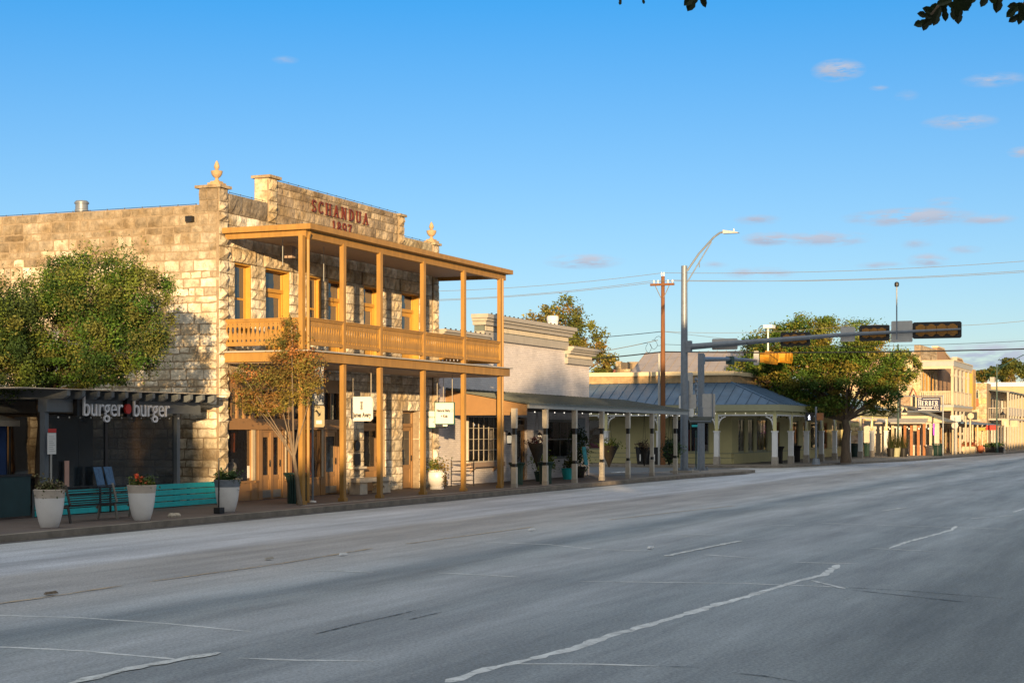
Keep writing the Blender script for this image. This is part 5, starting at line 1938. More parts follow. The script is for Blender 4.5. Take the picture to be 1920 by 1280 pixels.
# ================================================================ UTILITY POLE AND WIRES
UX, UY = 92.2, YX(1243, 92.2)
upo = thing('utility_pole', 'brown wooden utility pole with braced crossarm at the side street', 'utility pole', (UX, UY, .1))
MB().tube([(UX, UY, .0), (UX, UY, 5), (UX, UY, 11.1)], [.16, .14, .105], 14).build('pole', 'pole_wood', upo, smooth=True)
q = MB()
q.box(UX - .2, UX - .08, UY - .72, UY + .72, 10.55, 10.68)
ca = q.build('crossarm', 'pole_wood', upo)
q = MB()
for s in (-1, 1):
    q.tube([(UX - .14, UY + s * .42, 10.55), (UX - .14, UY + s * .08, 9.85)], .025, 5)
q.build('brace', 'cornicedark', ca)
for k in (-.62, -.35, .25, .5):
    MB().lathe((UX - .14, UY + k, 10.68), [(.02, 0), (.03, .06), (.07, .08), (.05, .12), (.06, .15), (.02, .2)], 8).build('insulator', 'signwhite', ca)
for k in (-.06, .08):
    MB().lathe((UX, UY + k, 11.08), [(.02, 0), (.03, .12), (.06, .14), (.02, .26)], 8).build('insulator', 'signwhite', upo)
q = MB()
q.tube([(UX - .12, UY + .2, .1), (UX - .12, UY + .2, 6.6)], .065, 8)
q.build('conduit', 'greytrim', upo)
q = MB()
for i in range(3):
    q.tube([(UX - .1 * i, UY + .25 + i * .28 + (.22 - .04 * i) * math.cos(a) * (1 + .3 * math.sin(a * 2 + i)), 7.35 - .2 * i + .28 * math.sin(a)) for a in [k * .5 + i for k in range(0, 12)]], .011, 4)
q.build('cable_loops', 'black', upo)


def wire(label, pts, r=.014, m='black', grp='overhead wires', sag=.25):
    P_ = []
    for a, b in zip(pts[:-1], pts[1:]):
        a, b = Vector(a), Vector(b)
        for i in range(12):
            t = i / 12
            p = a.lerp(b, t)
            p.z -= sag * 4 * t * (1 - t)
            P_.append(p)
    P_.append(Vector(pts[-1]))
    return tag(MB().tube(P_, r, 5).build('overhead_wire', m), label, 'wire', grp)


yr, yl = 7.2, 46.
wire('topmost overhead wire running over the tip of the wooden pole', [(UX, yl, 10.75), (UX, UY, 11.3), (UX, yr, 11.25)], .012, 'wire')
wire('overhead wire from the left end of the crossarm', [(UX - .14, yl, 10.2), (UX - .14, UY + .5, 10.85), (UX - .14, yr, 10.72)], .012, 'wire')
wire('overhead wire from the right end of the crossarm', [(UX - .14, yl, 10.12), (UX - .14, UY - .62, 10.85), (UX - .14, yr, 10.64)], .012, 'wire')
wire('thin pale wire crossing just above the traffic mast', [(UX, UY, 7.9), (UX, 17, 8.05), (UX, yr, 8.12)], .011, 'wire')
wire('thin wire just below the traffic mast', [(UX, UY, 7.15), (UX, yr, 6.98)], .012)
wire('thick black cable low across the street', [(UX, 40, 6.1), (UX, UY, 6.72), (UX, yr, 6.52)], .035, sag=.12)
wire('service line sloping down left from the cable loops, upper', [(UX, UY, 7.9), (UX + 2, 39, 7.6)], .02, sag=.1)
wire('service line sloping down left from the cable loops, lower', [(UX, UY + .3, 7.4), (UX - 3, 34.5, 6.3)], .02, sag=.1)
wire('long taut wire to the far buildings above the oak', [(UX, UY, 7.9), (140, 25, 9.0)], .011, 'wire', sag=.2)

# ================================================================ TRAFFIC SIGNALS
PX, PYY = 76.5, YX(1283, 76.5)
ts = thing('signal_mast', 'tall grey steel signal pole with street light and long mast arm over the road', 'traffic light', (PX, PYY, .15))
MB().tube([(PX, PYY, .2), (PX, PYY, 5), (PX, PYY, 10.05)], [.185, .17, .145], 18).build('pole', 'galv', ts, smooth=True)
q = MB()
q.box(PX - .55, PX + .55, PYY - .55, PYY + .55, .1, .24)
q.build('footing', 'concrete', ts)
q = MB()
q.box(PX - .3, PX + .3, PYY - .3, PYY + .3, .24, .29)
for a in (-1, 1):
    for b in (-1, 1):
        q.lathe((PX + a * .25, PYY + b * .25, .24), [(.05, 0), (.05, .13)], 6)
q.build('base_plate', 'galv', ts)
yt = YX(1803, PX) + .05
q = MB()
q.tube([(PX, PYY - .1, 6.15), (PX, PYY - 4, 6.38), (PX, PYY - 8, 6.6), (PX, yt, 6.72)], [.15, .12, .09, .045], 14)
q.box(PX - .14, PX + .14, PYY - .36, PYY - .1, 5.9, 6.45)
arm = q.build('mast_arm', 'galv', ts, smooth=True)
q = MB()
yA = YX(1338, PX)
yB = YX(1358, PX)
q.tube([(PX, PYY - .14, 9.8), (PX, (PYY + yA) / 2, 10.6), (PX, yA, 11.35), (PX, yA - .3, 11.55), (PX, yB, 11.6)], .05, 8)
q.tube([(PX, PYY - .14, 9.25), (PX, yA + .1, 11.15)], .03, 8)
q.tube([(PX, PYY - .75, 10.25), (PX, PYY - .75, 9.95)], .025, 6)
la = q.build('lamp_arm', 'galv', ts, smooth=True)
q = MB()
yc_ = YX(1386, PX)
q.hexa([(PX - .13, yB + .05, 11.5), (PX + .13, yB + .05, 11.5), (PX + .13, yc_, 11.5), (PX - .13, yc_, 11.5), (PX - .1, yB + .05, 11.68), (PX + .1, yB + .05, 11.68), (PX + .1, yc_ + .1, 11.56), (PX - .1, yc_ + .1, 11.56)])
q.lathe((PX, (yB + yc_) / 2 - .1, 11.6), [(.03, 0), (.03, .12)], 8)
q.build('luminaire', 'signback', la)


def armz(y): return 6.15 + (PYY - y) / (PYY - yt) * .57


def head(pxa, pxb, pya, pyb, n, z=None):
    ya_, yb2 = YX(pxa, PX + .3), YX(pxb, PX + .3)
    zc_ = EYE + (HZ - (pya + pyb) / 2) / F * (PX * C + (ya_ + yb2) / 2 * S)
    hh = (pyb - pya) / 2 / F * 78
    q = MB()
    c_ = .06
    lo_, hi = min(ya_, yb2), max(ya_, yb2)
    q.prism([(PX + .3, lo_ + c_, zc_ - hh), (PX + .3, lo_, zc_ - hh + c_), (PX + .3, lo_, zc_ + hh - c_), (PX + .3, lo_ + c_, zc_ + hh), (PX + .3, hi - c_, zc_ + hh), (PX + .3, hi, zc_ + hh - c_), (PX + .3, hi, zc_ - hh + c_), (PX + .3, hi - c_, zc_ - hh)], (.02, 0, 0))
    sh = q.build('signal_head', 'black', arm)
    q = MB()
    wq = (hi - lo_ - .3) / n
    for k in range(n):
        yc2 = lo_ + .15 + wq * (k + .5)
        q.box(PX + .14, PX + .298, yc2 - wq * .47, yc2 + wq * .47, zc_ - hh * .5, zc_ + hh * .5)
        q.tube([(PX + .18, yc2, zc_ - hh * .24), (PX + .298, yc2, zc_ - hh * .24)], wq * .4, 12)
        q.tube([(PX + .18, yc2, zc_ + hh * .24), (PX + .296, yc2, zc_ + hh * .24)], wq * .4, 12)
    q.build('housing', 'amber_back', sh)
    q = MB()
    for k in range(n):
        yc2 = lo_ + .15 + wq * (k + .5)
        q.tube([(PX + .32, yc2, zc_), (PX + .5, yc2, zc_)], wq * .4, 12)
    q.build('visor', 'black', sh)


head(1463, 1519, 622, 648, 3)
head(1611, 1668, 609, 638, 3)
head(1711, 1803, 603, 633, 4)


def backsign(pxa, pxb, pya, pyb, x, parent, m='signback', c_=.04, name='sign_back'):
    ya_, yb2 = YX(pxa, x), YX(pxb, x)
    lo_, hi = min(ya_, yb2), max(ya_, yb2)
    zt, zb = ZZ(pya, x, lo_), ZZ(pyb, x, lo_)
    q = MB()
    q.prism([(x, lo_ + c_, zb), (x, lo_, zb + c_), (x, lo_, zt - c_), (x, lo_ + c_, zt), (x, hi - c_, zt), (x, hi, zt - c_), (x, hi, zb + c_), (x, hi - c_, zb)], (.012, 0, 0))
    return q.build(name, m, parent)


backsign(1335, 1383, 634, 655, PX + .25, arm)
backsign(1576, 1603, 612, 640, PX + .25, arm)
backsign(1671, 1711, 601, 641, PX + .25, arm)
yq = YX(1681, PX - .15)
q = MB()
q.tube([(PX - .1, yq, armz(yq) - .3), (PX - .1, yq, 8.7)], .03, 8)
cp = q.build('camera_pole', 'galv', arm)
MB().lathe((PX - .1, yq, 8.7), [(.03, 0), (.09, .02), (.11, .12), (.09, .2), (.03, .23)], 12).build('camera_dome', 'black', cp, smooth=True)
q = MB()
q.tube([(PX - .15, yq + 7, 6.3), (PX - .15, yq + 6.7, 6.05), (PX - .15, yq + 6.3, 6.3)], .012, 5)
q.build('cable', 'black', arm)

P2X = 80.9
P2Y = YX(1314.5, P2X)
t2 = thing('signal_mast', 'shorter grey steel signal pole with yellow lamps hung over the side street', 'traffic light', (P2X, P2Y, .15))
MB().tube([(P2X, P2Y, .2), (P2X, P2Y, 3), (P2X, P2Y, 6.05)], [.19, .175, .16], 18).build('pole', 'galv', t2, smooth=True)
q = MB()
q.box(P2X - .3, P2X + .3, P2Y - .3, P2Y + .3, .15, .21)
for a in (-1, 1):
    for b in (-1, 1):
        q.lathe((P2X + a * .24, P2Y + b * .24, .2), [(.045, 0), (.045, .12)], 6)
q.build('base_plate', 'galv', t2)
X2 = XY(1450, P2Y)
q = MB()
q.tube([(P2X + .1, P2Y, 5.75), (P2X + 6, P2Y, 6.0), (X2 + 3.4, P2Y, 6.3)], [.13, .10, .06], 12)
q.box(P2X + .1, P2X + .3, P2Y - .13, P2Y + .13, 5.5, 6.0)
a2 = q.build('mast_arm', 'galv', t2, smooth=True)
q = MB()
xq = XY(1369, P2Y)
q.box(xq - .3, xq + .3, P2Y - .16, P2Y + .16, 5.7, 6.12)
q.build('clamp_box', 'teal' if False else 'green_can', a2)
for (pa, pb) in ((1428, 1447), (1458, 1474)):
    xa_, xb_ = XY(pa, P2Y - .2), XY(pb, P2Y - .2)
    zz_ = ZZ(669, xa_, P2Y)
    q = MB()
    q.box(xa_, xb_, P2Y - .32, P2Y - .1, zz_ - .32, zz_ + .26)
    hd_ = q.build('signal_head', 'amber', a2)
    q = MB()
    for k in range(3):
        xc_ = xa_ + (xb_ - xa_) * (k + .5) / 3
        q.tube([(xc_, P2Y - .32, zz_), (xc_, P2Y - .62, zz_ - .02)], (xb_ - xa_) / 6.5, 10)
    q.build('visor', 'amber', hd_)
backsign(1413, 1423, 658, 684, XY(1418, P2Y), a2)
xk = XY(1440, P2Y)
q = MB()
q.tube([(xk, P2Y, 6.2), (xk, P2Y, ZZ(616, xk, P2Y))], .05, 8)
kp = q.build('camera_pole', 'signwhite', a2)
zk = ZZ(613, xk, P2Y)
q = MB()
q.box(xk - .35, xk + .35, P2Y - .35, P2Y + .2, zk - .08, zk + .1)
q.build('camera', 'signwhite', kp)
q = MB()
q.tube([(xk - .2, P2Y + .3 + .22 * math.cos(a), zk - .15 + .2 * math.sin(a)) for a in [k * .6 for k in range(11)]], .02, 5)
q.build('cable_loop', 'black', kp)
# sign cluster between the poles
cl = thing('route_sign_cluster', 'cluster of grey route sign backs on a steel frame between the two signal poles', 'road sign', (78.6, YX(1313, 78.6), .15))
xs2 = 78.6
q = MB()
yc_ = YX(1313, xs2)
q.tube([(xs2, yc_, .15), (xs2, yc_, 2.5)], .035, 8)
yl_, yr_ = YX(1291, xs2), YX(1336, xs2)
q.tube([(xs2 - .03, yl_, 4.6), (xs2 - .03, yl_, 2.75), (xs2 - .03, yl_ - .1, 2.6), (xs2 - .03, yr_ + .1, 2.6), (xs2 - .03, yr_, 2.75), (xs2 - .03, yr_, 4.0)], .03, 8)
q.build('frame', 'galv', cl)
backsign(1288, 1299, 698, 740, xs2, cl)
backsign(1291, 1305, 739, 766, xs2 + .04, cl)
backsign(1291, 1301, 766, 781, xs2 + .02, cl, 'signwhite')
backsign(1317, 1341, 738, 764, xs2, cl)
backsign(1318, 1341, 764, 781, xs2 + .01, cl)
backsign(1292, 1335, 781, 793, xs2 + .02, cl, 'olive_roof')
backsign(1273, 1276, 741, 766, xs2 + .05, cl, 'signwhite')
q = MB()
ys = YX(1305, xs2 + .2)
for k, z in enumerate((4.6, 4.35, 4.1, 3.85, 3.55, 3.3)):
    q.lathe((xs2 + .2, ys, z), [(.05, 0), (.1, .05), (.05, .16)], 8)
q.tube([(xs2 + .2, ys, 3.0), (xs2 + .2, ys, 4.8)], .04, 6)
q.build('cable_bundle', 'galv', cl)
sx2 = 88.0
sy2 = YX(1305, sx2)
t = thing('street_name_sign', 'teal street name sign on slim post across the side street', 'road sign', (sx2, sy2, 0))
MB().tube([(sx2, sy2, .0), (sx2, sy2, 2.15)], .04, 8).build('post', 'teal' if False else 'green_can', t)
backsign(1297, 1314, 796, 800, sx2 - .02, t, 'teal', .01, 'sign_plate')
# pedestrian signal
qx = XY(1530, 20.6)
t = thing('pedestrian_signal', 'silver pedestrian signal post showing a white walking figure, left of the oak trunk', 'pedestrian signal', (qx, 20.6, .15))
MB().tube([(qx, 20.6, .15), (qx, 20.6, 3.55)], .065, 10).build('pole', 'galv', t, smooth=True)
MB().lathe((qx, 20.6, .15), [(.25, 0), (.2, .34), (.12, .36)], 8).build('base', 'galv', t)
zq = 2.75
q = MB()
q.box(qx - .15, qx + .15, 20.75, 21.2, zq - .05, zq + .45)
hh_ = q.build('signal_box', 'black', t)
q = MB()
xf = qx - .155
q.ribbon([(0, .0), (.05, .12)], .03, (xf, 21.02, zq + .03), Ly, Lu, 0, .004)
q.ribbon([(.1, .0), (.05, .12), (.06, .22)], .035, (xf, 21.02, zq + .03), Ly, Lu, .005, .008)
q.ribbon([(-.02, .15), (.06, .21), (.11, .14)], .025, (xf, 21.02, zq + .03), Ly, Lu, .009, .012)
q.lathe((xf - .005, 20.96, zq + .28), [(.01, -.02), (.03, 0), (.01, .03)], 8)
q.build('walking_figure', mat('walk_light', (.8, .8, .8), .5, 0, 1, emit=(.8, .85, 1), estr=2.0), hh_)
q = MB()
q.box(qx - .3, qx + .0, 20.15, 20.5, zq, zq + .42)
q.build('amber_box', 'orange_wood', t)
# ================================================================ FAR BLOCK
# street lamp post and HERBER sign frame
FX = 131.0
ylp, yrp = YX(1684, FX), YX(1768, FX)
hs = thing('framed_sign', 'dark blue rectangular sign with white serif lettering held in a metal frame over the pavement', 'sign', (FX, (ylp + yrp) / 2, 3))
q = MB()
zt = ZZ(742, FX, yrp)
zb = ZZ(771, FX, yrp)
q.tube([(FX, yrp, .15), (FX, yrp, zt + .05)], .06, 8)
q.tube([(FX, ylp, zt), (FX, yrp, zt)], .04, 6)
q.tube([(FX, ylp, zb), (FX, yrp, zb)], .05, 6)
q.build('frame', 'galv', hs)
ya_, yb_ = YX(1719, FX - .05), YX(1763, FX - .05)
z1_, z0_ = ZZ(744, FX, yb_), ZZ(770, FX, yb_)
q = MB()
q.box(FX - .05, FX + .05, yb_, ya_, z0_, z1_)
pn = q.build('panel', 'navy', hs)
q = MB()
W_ = ya_ - yb_
H_ = z1_ - z0_
o = (FX - .055, ya_, z0_)
ln = serif_len('HERBER', H_ * .34, 1, .1)
serif(q, 'HERBER', H_ * .34, (FX - .055, ya_ - W_ * .06, z0_ + H_ * .38), Ly, Lu, xs=W_ * .88 / ln, gap=.1, depth=.02, bold=.85)
serif(q, 'CC', H_ * .2, (FX - .055, ya_ - W_ * .05, z0_ + H_ * .74), Ly, Lu, xs=1, gap=-.1, depth=.02)
serif(q, 'CO', H_ * .2, (FX - .055, ya_ - W_ * .74, z0_ + H_ * .15), Ly, Lu, xs=1, gap=-.05, depth=.02)
text_mb(q, 'REAL ESTATE', H_ * .12, (FX - .055, ya_ - W_ * .2, z0_ + H_ * .13), Ly, Lu, .01, .003, 1.05)
for (a, b, zz) in ((.26, .95, .84), (.06, .7, .27), (.06, .94, .05)):
    q.box(FX - .07, FX - .051, ya_ - W_ * b, ya_ - W_ * a, z0_ + H_ * zz, z0_ + H_ * (zz + .035))
q.build('lettering', 'signwhite', pn)


def lamp(x, y, h, label, lantern=True, arm=True):
    t = thing('street_lamp', label, 'street lamp', (x, y, .15), 'dark street lamp posts')
    MB().tube([(x, y, .15), (x, y, .9), (x, y, 1.0), (x, y, h)], [.14, .12, .08, .06], 10).build('pole', 'green_can', t, smooth=True)
    if arm:
        q = MB()
        q.tube([(x, y, h - .35), (x, y - 1.0, h + .1), (x, y - 2.2, h + .75), (x, y - 3.0, h + .85), (x, y - 3.6, h + .7)], .04, 6)
        q.tube([(x, y, h - .9), (x, y - .3, h - .4), (x, y - .9, h + .0)], .025, 6)
        q.build('arm', 'green_can', t)
    if lantern:
        q = MB()
        q.tube([(x, y, 4.0), (x, y - .35, 4.15), (x, y - .5, 3.95)], .025, 6)
        q.lathe((x, y - .5, 3.5), [(.03, .45), (.05, .3), (.16, .14), (.22, 0)], 10)
        q.build('lantern', 'black', t)
    return t


lamp(FX - 1.5, YX(1684, FX - 1.5), 8.8, 'dark lamp post with bell lantern at the left side of the navy sign', True, False)
lx = 152.0
lamp(lx, YX(1869, lx), 8.0, 'dark lamp post with curved arm near the right edge of the photo')

# cafe with canopy
cf = thing('cafe_building', 'small cafe with white gabled canopy end and orange wooden posts behind the navy sign', 'building', (136, 22, .15))
CX, CXE = 133.5, 139.3
yW, yO = YX(1690, CX), YX(1770, CX)     # wall side, street side
mb = MB()
mb.hexa([(CX, yO, 2.72), (CXE, yO, 2.72), (CXE, yW, 2.95), (CX, yW, 2.95), (CX, yO, 2.88), (CXE, yO, 2.88), (CXE, yW, 4.05), (CX, yW, 4.05)])
mb.build('canopy_end', 'farcream', cf)
mb = MB()
mb.hexa([(CX - .1, yO - .2, 2.80), (CXE, yO - .2, 2.80), (CXE, yW, 4.06), (CX - .1, yW, 4.06), (CX - .1, yO - .2, 2.86), (CXE, yO - .2, 2.86), (CXE, yW, 4.14), (CX - .1, yW, 4.14)])
mb.build('canopy_roof', 'olive_roof', cf)
mb = MB()
mb.hexa([(CX - 1.6, yW - 2.1, 2.66), (CX, yW - 2.1, 2.9), (CX, yW + 1.8, 2.9), (CX - 1.6, yW + 1.8, 2.66), (CX - 1.6, yW - 2.1, 2.76), (CX, yW - 2.1, 3.1), (CX, yW + 1.8, 3.1), (CX - 1.6, yW + 1.8, 2.76)])
mb.build('awning', 'cornice', cf)
hc = [(yO + .7, yO + 1.5, .9, 2.4), (yO + 1.75, yO + 2.5, .9, 2.4), (yO + 2.75, yO + 3.4, .15, 2.4), (yO + 3.7, yO + 4.6, .9, 2.4)]
mb = MB()
wall_holes(mb, PL('s', CX + .2), yO + .4, yW + 3, .1, 2.9, 0, .15, hc)
mb.build('wall', 'post_grey', cf)
for h in hc: window(cf, PL('s', CX + .2), h[0], h[1], h[2], h[3], .02, 'white', 'glass', 1, 1, .06)
for px in (1697, 1709, 1722, 1733):
    y = YX(px, CX - .3)
    MB().box(CX - .38, CX - .22, y - .1, y + .1, .15, 2.68).build('post', 'orange_wood', cf)
for px in (1674, 1745):
    y = YX(px, CX - .3)
    MB().box(CX - .38, CX - .22, y - .1, y + .1, .15, 2.68).build('post', 'farcream', cf)
mb = MB()
for k in range(6):
    y = yW + 1.5 - k * .75
    mb.lathe((CX - .9, y, 2.2), [(.02, 0), (.06, .04), (.05, .1), (.02, .14)], 8)
mb.build('light_bulbs', 'lamp_glow', cf)
MB().box(CX - .5, CX - .48, YX(1719, CX - .5), YX(1712, CX - .5), 2.1, 2.62).build('notice', 'farcream', cf)
t = tag(MB().box(CX - .6, CX - .57, YX(1752.5, CX - .6), YX(1749.5, CX - .6), 1.75, 2.68).build('banner', 'purple'), 'narrow purple banner hanging under the cafe canopy', 'banner')
# small white gabled house behind
wh = thing('white_house', 'small white gabled house with dark arched window above the cafe roof', 'house', (150, 27, 4))
xa = 139.6
ya_, yb_ = YX(1690, xa), YX(1722, xa)
MB().box(xa, xa + .3, yb_, ya_ + 1, .1, 4.7).build('wall', 'farcream', wh)
MB().prism([(xa, YX(1704, xa), 4.7), (xa, YX(1722, xa), 4.7), (xa, YX(1713, xa), 5.6)], (.3, 0, 0)).build('gable', 'farcream', wh)
MB().tube([(xa - .05, YX(1704, xa), 4.68), (xa - .05, YX(1713, xa), 5.62), (xa - .05, YX(1722, xa), 4.68)], .05, 5).build('roof_edge', 'terracotta', wh)
MB().prism([(xa - .02, YX(1711, xa), 4.1), (xa - .02, YX(1716, xa), 4.1), (xa - .02, YX(1716, xa), 5.0), (xa - .02, YX(1713.5, xa), 5.2), (xa - .02, YX(1711, xa), 5.0)], (.03, 0, 0)).build('window', 'glass', wh)
st, mo = MB(), MB()
t = thing('stone_shed', 'small rubble stone wall between cafe roof and white gabled house', 'wall', (138.5, 22, 3))
stone_wall(st, mo, PL('s', 139.0), YX(1706, 139), YX(1689, 139), courses(3.6, 5.0, [], .3, 3), .3, .03, lambda r, u, z: (.4, .3, .22), (), .3, .7, seed=66)
st.build('stones', 'stone', t)
mo.build('mortar', 'mortar', t)

# two-storey stone building with cream porch
HX = 140.0
HYo, HYi = YX(1786, HX), YX(1726, HX)
hb = thing('porch_building', 'two-storey stone building with cream balustraded porch and grey roof band', 'building', (150, 26, .15))
HE = XY(1821, HYo)
st, mo = MB(), MB()
ymax = YX(1640, HX)
stint2 = lambda r, u, z: tuple(c * r.uniform(.85, 1.12) for c in (.50, .41, .27))
stone_wall(st, mo, PL('s', HX), HYi, ymax + 3, courses(.1, ZZ(660, HX, HYi), [], .42, 31), .3, .025, stint2, (), .5, 1.2, seed=67)
zp = ZZ(646, HX, HYi)
stone_wall(st, mo, PL('s', HX - .02), HYi, YX(1714, HX), courses(ZZ(668, HX, HYi), zp, [], .35, 3), .3, .02, lambda r, u, z: (.26, .21, .15), (), .4, .9, seed=68)
xe = XY(1757, HYi)
stone_wall(st, mo, PL('f', HYi), HX, xe, courses(.1, zp, [4.2, 7.4], .4, 5), .3, .025, lambda r, u, z: (.36, .29, .2) if z > 7.4 else (.50, .41, .27), [(HX + .8 + k * 1.55, HX + 1.75 + k * 1.55, 4.25, 6.9) for k in range(3)] + [(HX + .6 + k * 1.7, HX + 1.8 + k * 1.7, .3, 3.1) for k in range(3)], .5, 1.1, seed=69)
mo.box(HX + .3, xe, HYi + .3, ymax + 3, .1, 8.2)
st.build('wall', 'stone', hb)
mo.build('mortar', 'mortar', hb)
zr = ZZ(674.5, HX, HYo)
q = MB()
q.box(HX - .1, HE + .2, HYo - .15, HYi, zr - .08, zr)
ro = q.build('porch_roof', 'farcream', hb)
q = MB()
q.box(HX - .05, HE + .1, HYo - .1, HYo + .1, zr - .5, zr - .08)
q.box(HX - .05, HX + .1, HYo + .1, HYi, zr - .5, zr - .08)
q.build('fascia', 'greytrim', ro)
q = MB()
q.box(HX - .03, HE + .08, HYo - .06, HYo + .08, zr - .72, zr - .5)
q.box(HX - .03, HX + .1, HYo + .08, HYi, zr - .72, zr - .5)
q.build('cream_band', 'farcream', ro)
zf = ZZ(763, HX, HYo)
q = MB()
q.box(HX - .1, HE + .15, HYo - .12, HYi, zf, zf + .2)
bf = q.build('balcony', 'greytrim', hb)
q = MB()
q.box(HX - .05, HE + .1, HYo - .05, HYi, zf - .3, zf)
q.build('cream_beam', mat('cream_trim', (.46, .36, .22), .6, .05, 3), bf)
for i, p in enumerate((1786, 1793, 1800.5, 1807.5, 1815)):
    x = XY(p, HYo)
    q = MB()
    wq = .13 if i else .18
    q.box(x - wq, x + wq, HYo - .1, HYo + .1, zf + .2, zr - .7)
    q.box(x - wq * 1.6, x + wq * 1.6, HYo - .12, HYo + .12, zr - 1.35, zr - 1.15)
    q.box(x - wq * .8, x + wq * .8, HYo - .08, HYo + .08, .15, zf - .3)
    q.build('post', 'farcream' if i == 0 else 'cornice', bf)
q = MB()
for (pl_, a, b) in ((PL('f', HYo), HX, HE), (PL('s', HX), HYo, HYi)):
    u = a
    while u < b:
        pl_.box(q, u, u + .1, -.03, .0, zf + .25, zf + 1.25)
        u += .16
    pl_.box(q, a, b, -.06, .06, zf + 1.25, zf + 1.34)
q.build('balustrade', 'farcream', bf)
q = MB()
for k in range(3):
    window(hb, PL('f', HYi), HX + .6 + k * 1.7, HX + 1.8 + k * 1.7, .3, 3.1, .1, 'orange_wood', 'glass', 2, 2, .1)
    window(hb, PL('f', HYi), HX + .8 + k * 1.55, HX + 1.75 + k * 1.55, 4.25, 6.9, .1, 'ochre', 'glass', 1, 2, .1)
for k in range(5):
    y = HYo + .35 + k * (HYi - HYo) / 5.2
# tan panels of the porch wall seen on the short side
for px in (1731, 1738, 1745):
    y = YX(px, HX + .3)
    q = MB()
# shutters
for k in range(8):
    x = HX + .3 + k * .9
    MB().box(x, x + .28, HYi - .08, HYi - .03, 4.3, 6.95).build('shutter', 'farcream' if k % 2 == 0 else 'ochre', hb)
# brown crow-stepped building beyond
zz0 = 8.0
br = thing('stepped_gable_building', 'brown building with white-edged stepped gables beyond the stone porch building', 'building', (160, 26, .15))
xa, xb = xe + .1, XY(1823, HYi)
q = MB()
poly = []
wd = (xb - xa)
prof = [(0, 9.45), (.04, 9.45), (.16, 9.45), (.2, 9.1), (.32, 8.75), (.42, 8.6), (.5, 8.6), (.52, 9.0), (.66, 9.0), (.7, 8.7), (.8, 8.35), (.9, 8.2), (.93, 8.5), (1, 8.5)]
poly = [(xa, HYi, .1)] + [(xa + wd * t, HYi, z) for t, z in prof] + [(xb, HYi, .1)]
q.prism(poly, (0, .4, 0))
q.box(xa, xb, HYi + .4, HYi + 12, .1, 8.1)
q.build('wall', mat('brown_stucco', (.30, .19, .11), .9, .12, 2), br)
q = MB()
for (a, za), (b, zb2) in zip(prof[:-1], prof[1:]):
    q.hexa([(xa + wd * a, HYi - .08, za), (xa + wd * b + .02, HYi - .08, zb2), (xa + wd * b + .02, HYi + .48, zb2), (xa + wd * a, HYi + .48, za), (xa + wd * a, HYi - .08, za + .14), (xa + wd * b + .02, HYi - .08, zb2 + .14), (xa + wd * b + .02, HYi + .48, zb2 + .14), (xa + wd * a, HYi + .48, za + .14)])
q.build('coping', 'farcream', br)
q = MB()
x = XY(1820, HYo + .6)
q.box(x - .2, x + 2.2, HYo + .4, HYo + 1.2, zf, ZZ(692, x, HYo + .6))
q.build('corner_pier', 'ochre', br)
# cream stone building
t = thing('cream_building', 'flat-topped cream stone building between the stepped gables and the last balcony', 'building', (168, 20, .15))
xa = 160.5
ya_, yb_ = YX(1821, xa), YX(1850, xa)
st, mo = MB(), MB()
stone_wall(st, mo, PL('s', xa), yb_, ya_, courses(.1, ZZ(718, xa, yb_), [], .5, 7), .3, .03, stint2, (), .5, 1.2, seed=71)
mo.box(xa + .3, xa + 3.5, yb_, ya_, .1, ZZ(718, xa, yb_))
st.build('wall', 'stone', t)
mo.build('mortar', 'mortar', t)
window(t, PL('s', xa), YX(1835, xa), YX(1829.5, xa), ZZ(762, xa, yb_), ZZ(730, xa, yb_), -.06, 'greytrim', 'glass', 1, 2, .06)
MB().box(xa - .08, xa - .03, YX(1835, xa), YX(1830.5, xa), ZZ(762, xa, yb_), ZZ(747, xa, yb_)).build('shutter', 'pink' if False else 'terracotta', t)
# last balcony building
LX = 162.0
LYo, LYi = YX(1890, LX), YX(1850, LX)
lb = thing('balcony_building', 'two-storey building with dark-roofed slender-posted balcony at the right edge', 'building', (175, 22, .15))
zr = ZZ(733, LX, LYo)
q = MB()
q.hexa([(LX, LYo - .2, zr - .15), (LX + 22, LYo - .2, zr - .15), (LX + 22, LYi + .3, zr + .15), (LX, LYi + .3, zr + .15), (LX, LYo - .2, zr), (LX + 22, LYo - .2, zr), (LX + 22, LYi + .3, zr + .3), (LX, LYi + .3, zr + .3)])
q.build('balcony_roof', 'olive_roof', lb)
zf = ZZ(785, LX, LYo)
q = MB()
q.box(LX, LX + 20, LYo - .1, LYi, zf - .12, zf + .05)
bl = q.build('balcony', 'cornice', lb)
for p in (1890, 1895, 1900, 1905, 1910, 1916):
    x = XY(p, LYo)
    q = MB()
    q.box(x - .12, x + .12, LYo - .08, LYo + .08, .15, zf - .12)
    q.box(x - .12, x + .12, LYo - .08, LYo + .08, zf + .05, zr - .1)
    q.build('post', 'cornice', bl)
q = MB()
u = LYo
while u < LYi:
    q.tube([(LX + .05, u, zf + .05), (LX + .05, u, zf + 1.0)], .02, 4)
    u += .16
q.box(LX, LX + .1, LYo, LYi, zf + 1.0, zf + 1.06)
q.box(LX, LX + 20, LYo - .03, LYo + .03, zf + .3, zf + 1.1)
q.build('railing', 'post_grey', bl)
hw = [(LX + 1 + k * 2.4, LX + 2.2 + k * 2.4, zf + .4, zf + 2.1) for k in range(6)]
q = MB()
hg = [(LX + 1 + k * 2.4, LX + 2.5 + k * 2.4, .3, 2.5) for k in range(6)]
hw = hw + hg
q = MB()
wall_holes(q, PL('f', LYi), LX, LX + 22, .1, zr + .2, 0, .2, hw)
q.box(LX, LX + .2, LYi + .2, LYi + 6, .1, zr + .2)
q.box(LX + .4, LX + 22, LYi + .4, LYi + 8, .1, zr)
